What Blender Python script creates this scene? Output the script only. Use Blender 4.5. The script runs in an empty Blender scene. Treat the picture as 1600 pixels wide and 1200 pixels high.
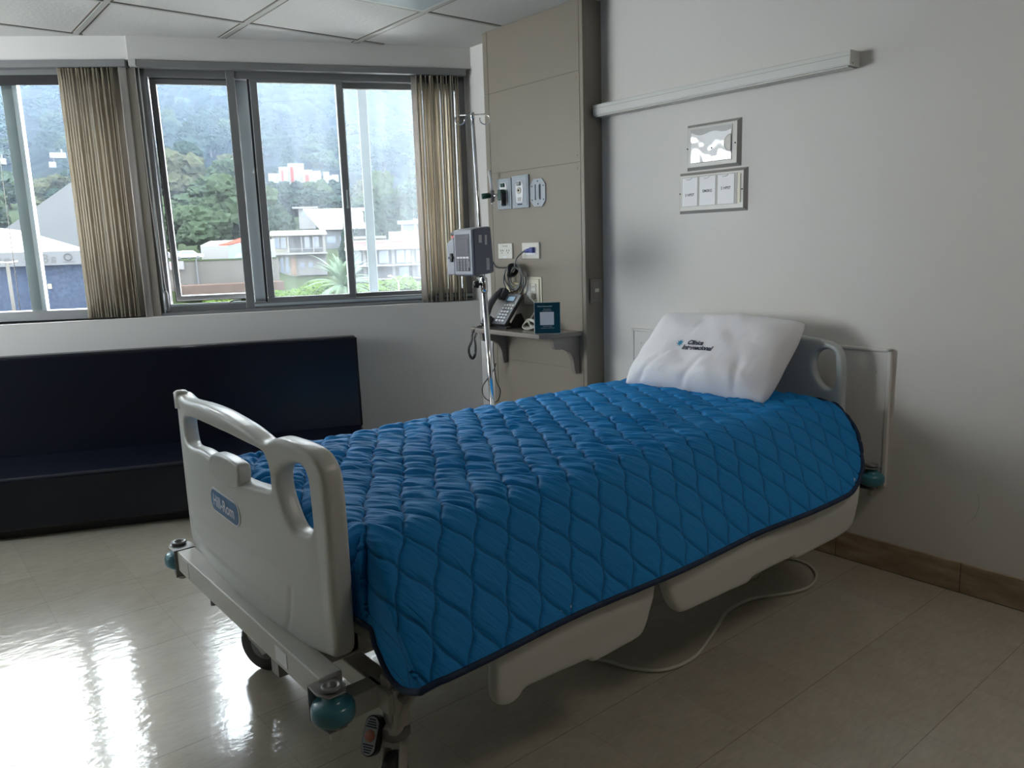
import bpy, bmesh, math, random
import numpy as np
from mathutils import Vector, Matrix, noise as mnoise
random.seed(7); rng=np.random.default_rng(7)
S=bpy.context.scene; COL=S.collection
PI=math.pi
def R(d): return math.radians(d)
def lin(c):
    c=c/255.; return c/12.92 if c<=.04045 else ((c+.055)/1.055)**2.4
def C(r,g,b): return (lin(r),lin(g),lin(b),1)

# ------------------------------------------------------------------ materials
def nodes(m): return m.node_tree.nodes, m.node_tree.links
def mat(name,col,rough=.5,metal=0,bump=None,spec=.5,coat=0,sheen=0,var=None,trans=0):
    m=bpy.data.materials.new(name); m.use_nodes=True
    n,l=nodes(m); p=n['Principled BSDF']
    p.inputs['Base Color'].default_value=col if len(col)==4 else (*col,1)
    p.inputs['Roughness'].default_value=rough; p.inputs['Metallic'].default_value=metal
    p.inputs['Specular IOR Level'].default_value=spec
    p.inputs['Coat Weight'].default_value=coat; p.inputs['Coat Roughness'].default_value=.1
    p.inputs['Sheen Weight'].default_value=sheen
    tc=None
    if bump or var:
        tc=n.new('ShaderNodeTexCoord')
    if bump:
        sc,st,det=bump
        t=n.new('ShaderNodeTexNoise'); t.inputs['Scale'].default_value=sc; t.inputs['Detail'].default_value=det
        b=n.new('ShaderNodeBump'); b.inputs['Strength'].default_value=st; b.inputs['Distance'].default_value=.01
        l.new(tc.outputs['Object'],t.inputs['Vector']); l.new(t.outputs['Fac'],b.inputs['Height']); l.new(b.outputs['Normal'],p.inputs['Normal'])
    if var:
        sc,amt=var[0],var[1]
        t=n.new('ShaderNodeTexNoise'); t.inputs['Scale'].default_value=sc; t.inputs['Detail'].default_value=6
        mx=n.new('ShaderNodeMix'); mx.data_type='RGBA'; mx.inputs['A'].default_value=tuple(c*(1-amt) for c in col[:3])+(1,)
        mx.inputs['B'].default_value=tuple(min(1,c*(1+amt)) for c in col[:3])+(1,)
        l.new(tc.outputs['Object'],t.inputs['Vector']); l.new(t.outputs['Fac'],mx.inputs['Factor']); l.new(mx.outputs['Result'],p.inputs['Base Color'])
    return m
M={}
M['wall']=mat('wall_paint',(.70,.69,.67),.55,bump=(14,.06,4),var=(1.1,.03))
M['ceil']=mat('ceiling_tile',(.62,.62,.60),.8,bump=(60,.15,4),var=(2,.03))
M['grid']=mat('ceiling_grid',(.42,.42,.40),.5)
M['laminate']=mat('beige_laminate',(.235,.205,.165),.42,bump=(300,.04,2),var=(1.3,.05))
M['laminate_side']=M['laminate']
M['joint']=mat('joint_dark',(.16,.13,.10),.7)
M['shelf']=mat('shelf_laminate',(.27,.24,.215),.25,coat=.2)
M['alu']=mat('aluminium',(.24,.245,.25),.42,.3,bump=(200,.03,2))
M['alu_light']=mat('aluminium_lit',(.50,.56,.58),.4,.3)  # paler aluminium tone: daylight on the outer stiles put into the colour
M['post']=mat('grey_green_post',(.26,.31,.32),.5,.2)
M['seal']=mat('rubber_seal',(.01,.01,.012),.6)
M['vane']=mat('vane_fabric',(.47,.42,.35),.8,bump=(500,.1,2),var=(5,.06))
def translucent(name,col,f_):
    m=mat(name,col,.8,bump=(500,.1,2),var=(5,.06)); n,l=nodes(m); p=n['Principled BSDF']; t=n.new('ShaderNodeBsdfTranslucent'); t.inputs[0].default_value=(*col,1); x=n.new('ShaderNodeMixShader'); x.inputs[0].default_value=f_
    o=n['Material Output']; l.new(p.outputs[0],x.inputs[1]); l.new(t.outputs[0],x.inputs[2]); l.new(x.outputs[0],o.inputs[0]); return m
M['vane']=translucent('vane_fabric',(.72,.67,.58),.5)
M['vane_pale']=translucent('vane_pale',(.74,.70,.67),.35)
M['white_plastic']=mat('white_plastic',(.66,.68,.66),.28,bump=(4,.02,2))
M['bed_white']=mat('bed_plastic',(.60,.62,.60),.3,bump=(5,.02,2),var=(3,.02))
M['head_grey']=mat('head_plastic',(.45,.50,.51),.32)
M['bed_metal']=mat('bed_painted_metal',(.52,.52,.49),.35)
M['teal']=mat('teal_rubber',(.045,.20,.26),.3,var=(20,.12),coat=.2)
M['chrome']=mat('chrome',(.75,.76,.78),.12,1)
M['black']=mat('black_plastic',(.012,.012,.014),.35)
M['rubber']=mat('black_rubber',(.03,.032,.035),.55)
M['darkgrey']=mat('dark_grey',(.06,.065,.07),.4)
M['grey_cable']=mat('grey_cable',(.16,.165,.17),.45)
M['white_cable']=mat('white_cable',(.52,.52,.46),.45)
M['pump']=mat('pump_grey',(.155,.16,.19),.42)
M['pump_light']=mat('pump_light_grey',(.30,.32,.38),.4)
M['screen']=mat('screen_glass',(.10,.11,.15),.12)
M['navy_vinyl']=mat('navy_vinyl',(.0045,.0065,.014),.27,bump=(22,.10,3),spec=.4)
M['ivory']=mat('ivory_plastic',(.66,.63,.52),.4)
M['plate_white']=mat('outlet_white',(.66,.65,.59),.4)
M['gas_plate']=mat('gas_plate_grey',(.36,.41,.46),.35)
M['green']=mat('oxygen_green',(.005,.06,.045),.35)
M['blue_plug']=mat('blue_plug',(.06,.08,.30),.3,trans=0)
M['badge_blue']=mat('badge_blue',(.07,.20,.42),.35)
M['letter_white']=mat('letter_white',(.8,.82,.85),.4)
M['navy_ink']=mat('navy_ink',(.008,.02,.055),.6)
M['cyan_ink']=mat('cyan_ink',(.02,.25,.45),.6)
M['black_ink']=mat('black_ink',(.02,.02,.025),.6)
M['paper']=mat('paper',(.70,.72,.76),.35)
M['foil']=mat('shiny_sleeve',(.82,.84,.88),.08,.25)
M['acrylic']=mat('frame_acrylic',(.56,.56,.53),.35)
M['acrylic_edge']=mat('frame_bevel',(.36,.36,.34),.4)
M['card']=mat('teal_card',(.003,.05,.075),.3)
M['red']=mat('red_plastic',(.5,.03,.04),.4)
M['salmon']=mat('salmon_pad',(.45,.16,.12),.5)
M['lens']=mat('lamp_diffuser',(.45,.52,.56),.3)
M['lit']=mat('fill_diffuser',(.8,.8,.8),.5); M['lit'].node_tree.nodes['Principled BSDF'].inputs['Emission Color'].default_value=(1,.91,.80,1); M['lit'].node_tree.nodes['Principled BSDF'].inputs['Emission Strength'].default_value=2.6  # glow of the added fill panel
M['yellow_plate']=mat('ivory_jack',(.62,.55,.37),.45)
M['phone_grey']=mat('phone_grey',(.10,.11,.13),.3)
M['phone_screen']=mat('phone_screen',(.25,.42,.55),.15)

# glass: thin pane, mostly clear, with a fresnel reflection and a film of dust that catches daylight
def glass(name,dust,streak):
    m=bpy.data.materials.new(name); m.use_nodes=True; n,l=nodes(m); n.clear()
    o=n.new('ShaderNodeOutputMaterial'); tr=n.new('ShaderNodeBsdfTransparent'); tr.inputs[0].default_value=(.96,.985,.985,1)
    gl=n.new('ShaderNodeBsdfGlossy'); gl.inputs['Roughness'].default_value=.02
    fr=n.new('ShaderNodeFresnel'); fr.inputs[0].default_value=1.45
    m1=n.new('ShaderNodeMixShader'); l.new(fr.outputs[0],m1.inputs[0]); l.new(tr.outputs[0],m1.inputs[1]); l.new(gl.outputs[0],m1.inputs[2])
    tl=n.new('ShaderNodeBsdfTranslucent'); tl.inputs[0].default_value=(.78,.86,.95,1)
    tc=n.new('ShaderNodeTexCoord'); mp=n.new('ShaderNodeMapping'); mp.inputs['Scale'].default_value=(9,9,.7)
    t=n.new('ShaderNodeTexNoise'); t.inputs['Scale'].default_value=1.3; t.inputs['Detail'].default_value=5
    l.new(tc.outputs['Object'],mp.inputs[0]); l.new(mp.outputs[0],t.inputs['Vector'])
    mr=n.new('ShaderNodeMapRange'); mr.inputs['From Min'].default_value=.35; mr.inputs['From Max'].default_value=.8
    mr.inputs['To Min'].default_value=dust; mr.inputs['To Max'].default_value=dust+streak
    l.new(t.outputs['Fac'],mr.inputs['Value'])
    m2=n.new('ShaderNodeMixShader'); l.new(mr.outputs[0],m2.inputs[0]); l.new(m1.outputs[0],m2.inputs[1]); l.new(tl.outputs[0],m2.inputs[2])
    l.new(m2.outputs[0],o.inputs[0]); return m
M['glass_clean']=glass('glass_clean',.004,.004)
M['glass']=glass('glass_dusty',.012,.025)
M['glass_right']=glass('glass_hazy',.028,.045)

def tile_floor():
    m=bpy.data.materials.new('vinyl_tile_floor'); m.use_nodes=True; n,l=nodes(m); p=n['Principled BSDF']
    tc=n.new('ShaderNodeTexCoord'); sx=n.new('ShaderNodeSeparateXYZ'); l.new(tc.outputs['Object'],sx.inputs[0])
    def math_(op,a,b=None,c=None):
        k=n.new('ShaderNodeMath'); k.operation=op
        for i,v in enumerate((a,b,c)):
            if v is None: continue
            if isinstance(v,(int,float)): k.inputs[i].default_value=v
            else: l.new(v,k.inputs[i])
        return k.outputs[0]
    T=.306
    u=math_('DIVIDE',math_('ADD',sx.outputs[0],-2.505+T*40),T); v=math_('DIVIDE',math_('ADD',sx.outputs[1],-1.025+T*40),T)
    fu=math_('FRACT',u); fv=math_('FRACT',v)
    du=math_('MINIMUM',fu,math_('SUBTRACT',1,fu)); dv=math_('MINIMUM',fv,math_('SUBTRACT',1,fv))
    lu=math_('LESS_THAN',du,.003); lv=math_('LESS_THAN',dv,.004)
    iu=math_('FLOOR',u); iv=math_('FLOOR',v)
    cx=n.new('ShaderNodeCombineXYZ'); l.new(iu,cx.inputs[0]); l.new(iv,cx.inputs[1])
    wn=n.new('ShaderNodeTexWhiteNoise'); wn.noise_dimensions='2D'; l.new(cx.outputs[0],wn.inputs['Vector'])
    # streaky mottling, its direction turning per tile
    no=n.new('ShaderNodeTexNoise'); no.inputs['Scale'].default_value=9; no.inputs['Detail'].default_value=8; no.inputs['Roughness'].default_value=.7
    l.new(tc.outputs['Object'],no.inputs['Vector'])
    mp=n.new('ShaderNodeMapping'); mp.inputs['Scale'].default_value=(14,60,1); mp.inputs['Rotation'].default_value=(0,0,.5); l.new(tc.outputs['Object'],mp.inputs[0])
    n2=n.new('ShaderNodeTexNoise'); n2.inputs['Scale'].default_value=1.5; n2.inputs['Detail'].default_value=4; l.new(mp.outputs[0],n2.inputs['Vector'])
    cr=n.new('ShaderNodeValToRGB'); e=cr.color_ramp.elements; e[0].position=.3; e[0].color=(.36,.325,.26,1); e[1].position=.72; e[1].color=(.49,.455,.38,1)
    f=math_('ADD',math_('MULTIPLY',no.outputs['Fac'],.55),math_('MULTIPLY',n2.outputs['Fac'],.45))
    f=math_('ADD',f,math_('MULTIPLY',math_('SUBTRACT',wn.outputs['Value'],.5),.14))
    l.new(f,cr.inputs[0])
    mx=n.new('ShaderNodeMix'); mx.data_type='RGBA'; mx.inputs['B'].default_value=(.12,.095,.065,1)
    l.new(cr.outputs[0],mx.inputs['A'])
    g=math_('MAXIMUM',math_('MULTIPLY',lv,.6),math_('MULTIPLY',lu,.3)); l.new(g,mx.inputs['Factor'])
    l.new(mx.outputs['Result'],p.inputs['Base Color'])
    p.inputs['Roughness'].default_value=.3
    p.inputs['Coat Weight'].default_value=1; p.inputs['Coat Roughness'].default_value=.03; p.inputs['Coat IOR'].default_value=1.5
    p.inputs['Specular IOR Level'].default_value=.35
    # trowel-like unevenness of the waxed surface
    mp3=n.new('ShaderNodeMapping'); mp3.inputs['Scale'].default_value=(7,16,1); mp3.inputs['Rotation'].default_value=(0,0,.45); l.new(tc.outputs['Object'],mp3.inputs[0])
    n3=n.new('ShaderNodeTexNoise'); n3.inputs['Scale'].default_value=1.6; n3.inputs['Detail'].default_value=5; n3.inputs['Roughness'].default_value=.55; l.new(mp3.outputs[0],n3.inputs['Vector'])
    b=n.new('ShaderNodeBump'); b.inputs['Strength'].default_value=.2; b.inputs['Distance'].default_value=.008; l.new(n3.outputs['Fac'],b.inputs['Height'])
    l.new(b.outputs['Normal'],p.inputs['Coat Normal'])
    b2=n.new('ShaderNodeBump'); b2.inputs['Strength'].default_value=.1; b2.inputs['Distance'].default_value=.003; l.new(no.outputs['Fac'],b2.inputs['Height']); l.new(b2.outputs['Normal'],p.inputs['Normal'])
    return m
M['floor']=tile_floor()
def stone_base():
    m=mat('baseboard_tile',(.30,.24,.17),.45); n,l=nodes(m); p=n['Principled BSDF']
    tc=n.new('ShaderNodeTexCoord'); mp=n.new('ShaderNodeMapping'); mp.inputs['Scale'].default_value=(4,5,22); l.new(tc.outputs['Object'],mp.inputs[0])
    t=n.new('ShaderNodeTexNoise'); t.inputs['Scale'].default_value=1.5; t.inputs['Detail'].default_value=8; l.new(mp.outputs[0],t.inputs['Vector'])
    cr=n.new('ShaderNodeValToRGB'); e=cr.color_ramp.elements; e[0].position=.3; e[0].color=(.25,.175,.10,1); e[1].position=.7; e[1].color=(.44,.35,.235,1)
    l.new(t.outputs['Fac'],cr.inputs[0]); l.new(cr.outputs[0],p.inputs['Base Color']); return m
M['base']=stone_base()
def quilt_mat():
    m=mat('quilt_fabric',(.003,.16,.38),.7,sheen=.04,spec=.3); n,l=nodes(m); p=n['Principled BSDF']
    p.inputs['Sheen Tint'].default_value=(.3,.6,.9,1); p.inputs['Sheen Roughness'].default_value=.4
    at=n.new('ShaderNodeAttribute'); at.attribute_name='stitch'; mxx=n.new('ShaderNodeMix'); mxx.data_type='RGBA'; mxx.inputs['A'].default_value=(.002,.205,.53,1); mxx.inputs['B'].default_value=(.001,.08,.21,1)  # stitch colour: darker thread, with the shade of the deep crease painted in
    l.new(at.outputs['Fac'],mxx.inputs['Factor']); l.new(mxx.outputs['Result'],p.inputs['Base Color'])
    uv=n.new('ShaderNodeUVMap'); uv.uv_map='UVMap'
    mp=n.new('ShaderNodeMapping'); mp.inputs['Rotation'].default_value=(0,0,R(57)); mp.inputs['Scale'].default_value=(1,1,1); l.new(uv.outputs[0],mp.inputs[0])
    mp2=n.new('ShaderNodeMapping'); mp2.inputs['Scale'].default_value=(14,75,1); l.new(mp.outputs[0],mp2.inputs[0])
    t=n.new('ShaderNodeTexNoise'); t.inputs['Scale'].default_value=1; t.inputs['Detail'].default_value=3; t.inputs['Distortion'].default_value=.6; l.new(mp2.outputs[0],t.inputs['Vector'])
    b=n.new('ShaderNodeBump'); b.inputs['Strength'].default_value=.6; b.inputs['Distance'].default_value=.007; l.new(t.outputs['Fac'],b.inputs['Height'])
    t2=n.new('ShaderNodeTexNoise'); t2.inputs['Scale'].default_value=900; l.new(uv.outputs[0],t2.inputs['Vector'])
    b2=n.new('ShaderNodeBump'); b2.inputs['Strength'].default_value=.12; b2.inputs['Distance'].default_value=.001; l.new(t2.outputs['Fac'],b2.inputs['Height']); l.new(b.outputs['Normal'],b2.inputs['Normal'])
    l.new(b2.outputs['Normal'],p.inputs['Normal']); return m
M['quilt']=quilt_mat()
M['binding']=mat('quilt_binding',(.001,.018,.06),.7)
def cotton():
    m=mat('white_cotton',(.80,.80,.84),.75,sheen=.2); n,l=nodes(m); p=n['Principled BSDF']
    tc=n.new('ShaderNodeTexCoord')
    t=n.new('ShaderNodeTexNoise'); t.inputs['Scale'].default_value=9; t.inputs['Detail'].default_value=2; t.inputs['Distortion'].default_value=1.2; l.new(tc.outputs['Object'],t.inputs['Vector'])
    b=n.new('ShaderNodeBump'); b.inputs['Strength'].default_value=.12; b.inputs['Distance'].default_value=.012; l.new(t.outputs['Fac'],b.inputs['Height'])
    l.new(b.outputs['Normal'],p.inputs['Normal']); return m
M['cotton']=cotton()

# ------------------------------------------------------------------ geometry helpers
class MB:
    """collects shapes into one mesh"""
    def __init__(s,T=None): s.bm=bmesh.new(); s.T=T or Matrix.Identity(4); s.mi=0; s.sm=[]
    def _add(s,vs,fs,smooth=False):
        v=[s.bm.verts.new(s.T@Vector(p)) for p in vs]
        for f in fs:
            try:
                q=s.bm.faces.new([v[i] for i in f]); q.smooth=smooth; q.material_index=s.mi
            except ValueError: pass
        return s
    def box(s,a,b,M_=None):
        x0,y0,z0=a; x1,y1,z1=b
        vs=[(x0,y0,z0),(x1,y0,z0),(x1,y1,z0),(x0,y1,z0),(x0,y0,z1),(x1,y0,z1),(x1,y1,z1),(x0,y1,z1)]
        if M_ is not None: vs=[M_@Vector(p) for p in vs]
        return s._add(vs,[(0,3,2,1),(4,5,6,7),(0,1,5,4),(1,2,6,5),(2,3,7,6),(3,0,4,7)])
    def prism(s,pts,vec,smooth=False):
        """pts: 3D polygon, extruded along vec"""
        n=len(pts); vec=Vector(vec); a=[Vector(p) for p in pts]; b=[p+vec for p in a]
        fs=[tuple(range(n-1,-1,-1)),tuple(range(n,2*n))]+[(i,(i+1)%n,n+(i+1)%n,n+i) for i in range(n)]
        return s._add(a+b,fs,smooth)
    def tube(s,path,r,seg=10,cap=True,closed=False):
        P=[Vector(p) for p in path]; n=len(P); rr=r if isinstance(r,(list,tuple)) else [r]*n
        vs=[];up=None
        for i in range(n):
            if closed: t=(P[(i+1)%n]-P[i-1])
            else: t=P[min(i+1,n-1)]-P[max(i-1,0)]
            t=t.normalized() if t.length>1e-9 else Vector((0,0,1))
            if up is None:
                up=t.orthogonal().normalized()
            else:
                up=(up-t*up.dot(t)); up=up.normalized() if up.length>1e-6 else t.orthogonal().normalized()
            w=t.cross(up)
            for k in range(seg):
                a=2*PI*k/seg; vs.append(P[i]+(up*math.cos(a)+w*math.sin(a))*rr[i])
        fs=[]
        for i in range(n if closed else n-1):
            for k in range(seg):
                j=(i+1)%n; fs.append((i*seg+k,i*seg+(k+1)%seg,j*seg+(k+1)%seg,j*seg+k))
        if cap and not closed:
            fs.append(tuple(range(seg-1,-1,-1))); fs.append(tuple((n-1)*seg+k for k in range(seg)))
        return s._add(vs,fs,True)
    def lathe(s,prof,c=(0,0,0),ax=None,seg=24):
        """prof (r,h) list; axis along z at c, or rotated with ax matrix"""
        c=Vector(c); vs=[]
        for r,h in prof:
            for k in range(seg):
                a=2*PI*k/seg; p=Vector((max(r,1e-5)*math.cos(a),max(r,1e-5)*math.sin(a),h))
                if ax is not None: p=ax@p
                vs.append(c+p)
        n=len(prof); fs=[(i*seg+k,i*seg+(k+1)%seg,(i+1)*seg+(k+1)%seg,(i+1)*seg+k) for i in range(n-1) for k in range(seg)]
        fs.append(tuple(range(seg-1,-1,-1))); fs.append(tuple((n-1)*seg+k for k in range(seg)))
        return s._add(vs,fs,True)
    def grid(s,G,smooth=True,closeu=False):
        nu=len(G); nv=len(G[0]); vs=[p for row in G for p in row]
        fs=[(i*nv+j,i*nv+j+1,((i+1)%nu)*nv+j+1,((i+1)%nu)*nv+j) for i in range(nu if closeu else nu-1) for j in range(nv-1)]
        return s._add(vs,fs,smooth)
    def build(s,name,m,parent=None,bevel=0,seg=2,**props):
        bmesh.ops.recalc_face_normals(s.bm,faces=s.bm.faces[:])
        me=bpy.data.meshes.new(name); s.bm.to_mesh(me); s.bm.free()
        ms=m if isinstance(m,(list,tuple)) else [m]
        for q in ms: me.materials.append(q)
        o=bpy.data.objects.new(name,me); COL.objects.link(o)
        if bevel:
            b=o.modifiers.new('bevel','BEVEL'); b.width=bevel; b.segments=seg; b.limit_method='ANGLE'; b.angle_limit=R(40)
            for p in me.polygons: p.use_smooth=True
            w=o.modifiers.new('wn','WEIGHTED_NORMAL'); w.keep_sharp=False
        if parent is not None: setpar(o,parent)
        for k,v in props.items(): o[k]=v
        return o
WM={}
def wmat(o):
    return WM.get(o.name,Matrix.Identity(4))
def setpar(o,p):
    o.parent=p; o.matrix_parent_inverse=wmat(p).inverted()
def empty(name,loc,label=None,cat=None,group=None):
    o=bpy.data.objects.new(name,None); COL.objects.link(o); o.location=loc; o.empty_display_size=.05
    WM[o.name]=Matrix.Translation(Vector(loc)); tag(o,label,cat,group); return o
def tag(o,label=None,cat=None,group=None,kind=None):
    if label: o['label']=label
    if cat: o['category']=cat
    if group: o['group']=group
    if kind: o['kind']=kind
    return o
def struct(o): o['kind']='structure'; return o
def frame(o,ang): # z-rotated frame at o
    return Matrix.Translation(Vector(o))@Matrix.Rotation(R(ang),4,'Z')
def catmull(P,n=8,closed=True):
    P=[Vector(p) for p in P]; N=len(P); out=[]
    for i in range(N if closed else N-1):
        if closed: a,b,c,d=P[i-1],P[i],P[(i+1)%N],P[(i+2)%N]
        else: a,b,c,d=P[max(i-1,0)],P[i],P[i+1],P[min(i+2,N-1)]
        for k in range(n):
            t=k/n; out.append(.5*((2*b)+(c-a)*t+(2*a-5*b+4*c-d)*t*t+(3*b-a-3*c+d)*t**3))
    if not closed: out.append(P[-1])
    return out
def rrect(x0,y0,x1,y1,r,n=5):
    out=[]
    for cx,cy,a0 in ((x1-r,y1-r,0),(x0+r,y1-r,90),(x0+r,y0+r,180),(x1-r,y0+r,270)):
        for k in range(n+1):
            a=R(a0+90*k/n); out.append((cx+r*math.cos(a),cy+r*math.sin(a)))
    return out
def shape2d(name,loops,half,bevel=0.0,res=3):
    """flat 2D outline with holes -> mesh data (x,y plane, thickness 2*half along z)"""
    cu=bpy.data.curves.new(name,'CURVE'); cu.dimensions='2D'; cu.fill_mode='BOTH'; cu.extrude=max(half-bevel,0); cu.bevel_depth=bevel; cu.offset=-bevel; cu.bevel_resolution=res
    for L in loops:
        s=cu.splines.new('POLY'); s.points.add(len(L)-1); s.use_cyclic_u=True
        for i,p in enumerate(L): s.points[i].co=(p[0],p[1],0,1)
    o=bpy.data.objects.new(name,cu); COL.objects.link(o)
    dg=bpy.context.evaluated_depsgraph_get(); me=bpy.data.meshes.new_from_object(o.evaluated_get(dg)); bpy.data.objects.remove(o); bpy.data.curves.remove(cu)
    return me
def apply_mods(o):
    dg=bpy.context.evaluated_depsgraph_get(); dg.update(); me=bpy.data.meshes.new_from_object(o.evaluated_get(dg)); old=o.data; o.modifiers.clear(); o.data=me; return me
def obj_from(me,name,m,parent=None,**props):
    o=bpy.data.objects.new(name,me); COL.objects.link(o); me.materials.clear(); me.materials.append(m)
    if parent is not None: setpar(o,parent)
    for k,v in props.items(): o[k]=v
    return o
def text_mesh(body,size,align='CENTER',shear=0,bold=0,spacing=1):
    cu=bpy.data.curves.new('lettering','FONT'); cu.body=body; cu.size=size; cu.align_x=align; cu.align_y='CENTER'; cu.shear=shear; cu.offset=bold; cu.space_character=spacing
    o=bpy.data.objects.new('lettering',cu); COL.objects.link(o)
    dg=bpy.context.evaluated_depsgraph_get(); me=bpy.data.meshes.new_from_object(o.evaluated_get(dg)); bpy.data.objects.remove(o)
    return me
def map_mesh(me,fn):
    for v in me.vertices: v.co=fn(v.co)
    me.update(); return me

# ------------------------------------------------------------------ camera
H=1.24
yaw,pit,rol,FF=R(50.62363335),R(10.22295251),R(-1.82810188),1219.9435922920911
f=Vector((math.cos(pit)*math.cos(yaw),math.cos(pit)*math.sin(yaw),-math.sin(pit)))
rt=f.cross(Vector((0,0,1))).normalized(); up=rt.cross(f)
rt2=rt*math.cos(rol)+up*math.sin(rol); up2=-rt*math.sin(rol)+up*math.cos(rol)
cam=bpy.data.cameras.new('camera'); co=bpy.data.objects.new('camera',cam); COL.objects.link(co)
m=Matrix.Identity(4)
for i in range(3): m[i][0]=rt2[i]; m[i][1]=up2[i]; m[i][2]=-f[i]
m[0][3],m[1][3],m[2][3]=0,0,H
co.matrix_world=m; cam.sensor_width=36; cam.lens=FF/1600*36; cam.clip_end=6000; cam.clip_start=.05
S.camera=co

# ------------------------------------------------------------------ room shell
XW=2.79; ZC=2.318; SILL=.915; HEAD=2.205
WA=-23.88; WO=(2.79,3.674,0); W=frame(WO,WA)          # window wall frame: x along wall, y outward
LA=-33.5; LO=(1.193,4.392,0); L_=frame(LO,LA)          # left window bay
XL=-1.9; YB=-1.6
b=MB(); b.box((XL-.3,YB-.3,-.1),(3.1,7.5,0)); struct(b.build('floor',M['floor']))
# window wall below the sill
b=MB(W); b.box((-6.2,0,0),(.0,.22,SILL)); struct(b.build('wall_window',M['wall'],bevel=.004))
# wedge sill under the left bay
pL=[L_@Vector((-3.6,.2,0)),L_@Vector((0,.2,0)),W@Vector((-1.78,.2,0)),W@Vector((-1.78,.02,0)),W@Vector((-4.9,.02,0))]
b=MB(); b.prism([(p.x,p.y,SILL-.05) for p in pL],(0,0,.05)); struct(b.build('trim_1',M['wall']))
# lintel band
b=MB(W); b.box((-1.76,0,HEAD),(0,.22,ZC+.02)); struct(b.build('wall_lintel',M['wall'],bevel=.003))
b=MB(L_); b.box((-4.0,0,HEAD),(.0,.22,ZC+.02)); struct(b.build('wall_lintel_left',M['wall'],bevel=.003))
# small return right of the window
b=MB(W); b.box((-.03,.05,SILL),(.12,.22,HEAD)); struct(b.build('wall_return',M['wall']))
b=MB(); b.box((XW,YB-.2,0),(XW+.15,3.80,ZC+.02)); struct(b.build('wall_headboard',M['wall']))
b=MB(); b.box((XL-.15,YB-.2,0),(XL,7.4,.85)); b.box((XL-.15,YB-.2,2.2),(XL,7.4,ZC+.02)); b.box((XL-.15,YB-.2,.85),(XL,3.9,2.2)); b.box((XL-.15,6.1,.85),(XL,7.4,2.2)); struct(b.build('wall_left',M['laminate']))
win=empty('fill_window',(XL,5.0,0)); struct(win)  # added side window, out of view, to bring more daylight into the room
q=MB(); q.box((XL-.10,3.9,.85),(XL-.04,6.1,.89)); q.box((XL-.10,3.9,2.16),(XL-.04,6.1,2.2))
for y_ in (3.9,4.95,6.06): q.box((XL-.10,y_,.85),(XL-.04,y_+.04,2.2))
q.build('window_frame',M['alu'],win,bevel=.003)
q=MB(); q.box((XL-.073,3.9,.87),(XL-.068,6.1,2.18)); q.build('pane',M['glass_clean'],win)
b=MB(); b.box((XL-.15,YB-.15,0),(XW+.15,YB,ZC+.02)); struct(b.build('wall_back',M['laminate']))
# ceiling, with a grid
cp=[(XL,YB),(XW,YB),(XW,3.674)]+[tuple((L_@Vector((x,0,0)))[:2]) for x in (0,-2.0,-4.0)]+[(XL,6.6)]
b=MB(); b.prism([(x,y,ZC) for x,y in cp],(0,0,.06)); struct(b.build('ceiling',M['ceil']))
b=MB()
def ymax(x):
    if x>1.2: return 3.674+(2.79-x)*math.tan(R(23.88))
    return 4.375+(1.185-x)*math.tan(R(33.5))
gx=[.98+.612*k for k in range(-4,4)]; gy=[3.245+.62*k for k in range(-7,5)]
for x in gx:
    if x<XW-.02: b.box((x-.012,YB,ZC-.004),(x+.012,min(ymax(x),6.4)-.015,ZC+.01))
for y in gy:
    x1=XW if y<3.66 else (2.79-(y-3.674)/math.tan(R(23.88)) if y<4.375 else 1.185-(y-4.375)/math.tan(R(33.5)))
    if 2.67<y<3.41: x1=2.665
    b.box((XL,y-.009,ZC-.0035),(x1-.01,y+.009,ZC+.01))
struct(b.build('trim_2',M['grid']))
# recessed grooves of the tegular tiles
b=MB()
for x in gx:
    if x<XW-.02:
        for s in (-1,1): b.box((x+s*.019-.003,YB,ZC-.0015),(x+s*.019+.003,min(ymax(x),6.4)-.015,ZC+.004))
for y in gy:
    x1=XW if y<3.66 else (2.79-(y-3.674)/math.tan(R(23.88)) if y<4.375 else 1.185-(y-4.375)/math.tan(R(33.5)))
    if 2.67<y<3.41: x1=2.665
    for s in (-1,1): b.box((XL,y+s*.015-.002,ZC-.0015),(x1-.01,y+s*.015+.002,ZC+.004))
struct(b.build('trim_3',M['joint']))
# baseboard tiles
b=MB(); y=YB
ys=[-1.6,-1.19,-.76,-.33,.10,.53,.985,1.435,1.88,2.33,2.66]
for a,c in zip(ys[:-1],ys[1:]): b.box((XW-.011,a+.002,.003),(XW,c-.002,.108))
struct(b.build('baseboard_headboard',M['base'],bevel=.0015))
b=MB(); b.box((XW-.009,YB,0),(XW,2.66,.106)); struct(b.build('trim_4',M['joint']))
# fluorescent panel glimpsed at the top
t=empty('ceiling_light',(1.9,2.935,ZC),'recessed square ceiling light with pale blue diffuser, switched off','light')
b=MB(); b.box((1.604,2.637,ZC-.006),(2.192,3.233,ZC)); b.build('frame',M['white_plastic'],t,bevel=.002)
b=MB(); b.box((1.63,2.663,ZC-.009),(2.166,3.207,ZC-.005)); b.build('diffuser',M['lens'],t)

for lx,ly in ((1.898,-.165),):  # fill panel added behind the camera to brighten the right side
    t=empty('ceiling_light',(lx,ly,ZC),'unseen square fill light panel added to the ceiling behind the camera','light')
    q=MB(); q.box((lx-.294,ly-.298,ZC-.006),(lx+.294,ly+.298,ZC)); q.build('frame',M['white_plastic'],t,bevel=.002)
    q=MB(); q.box((lx-.268,ly-.272,ZC-.009),(lx+.268,ly+.272,ZC-.005)); q.build('diffuser',M['lit'],t)
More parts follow.
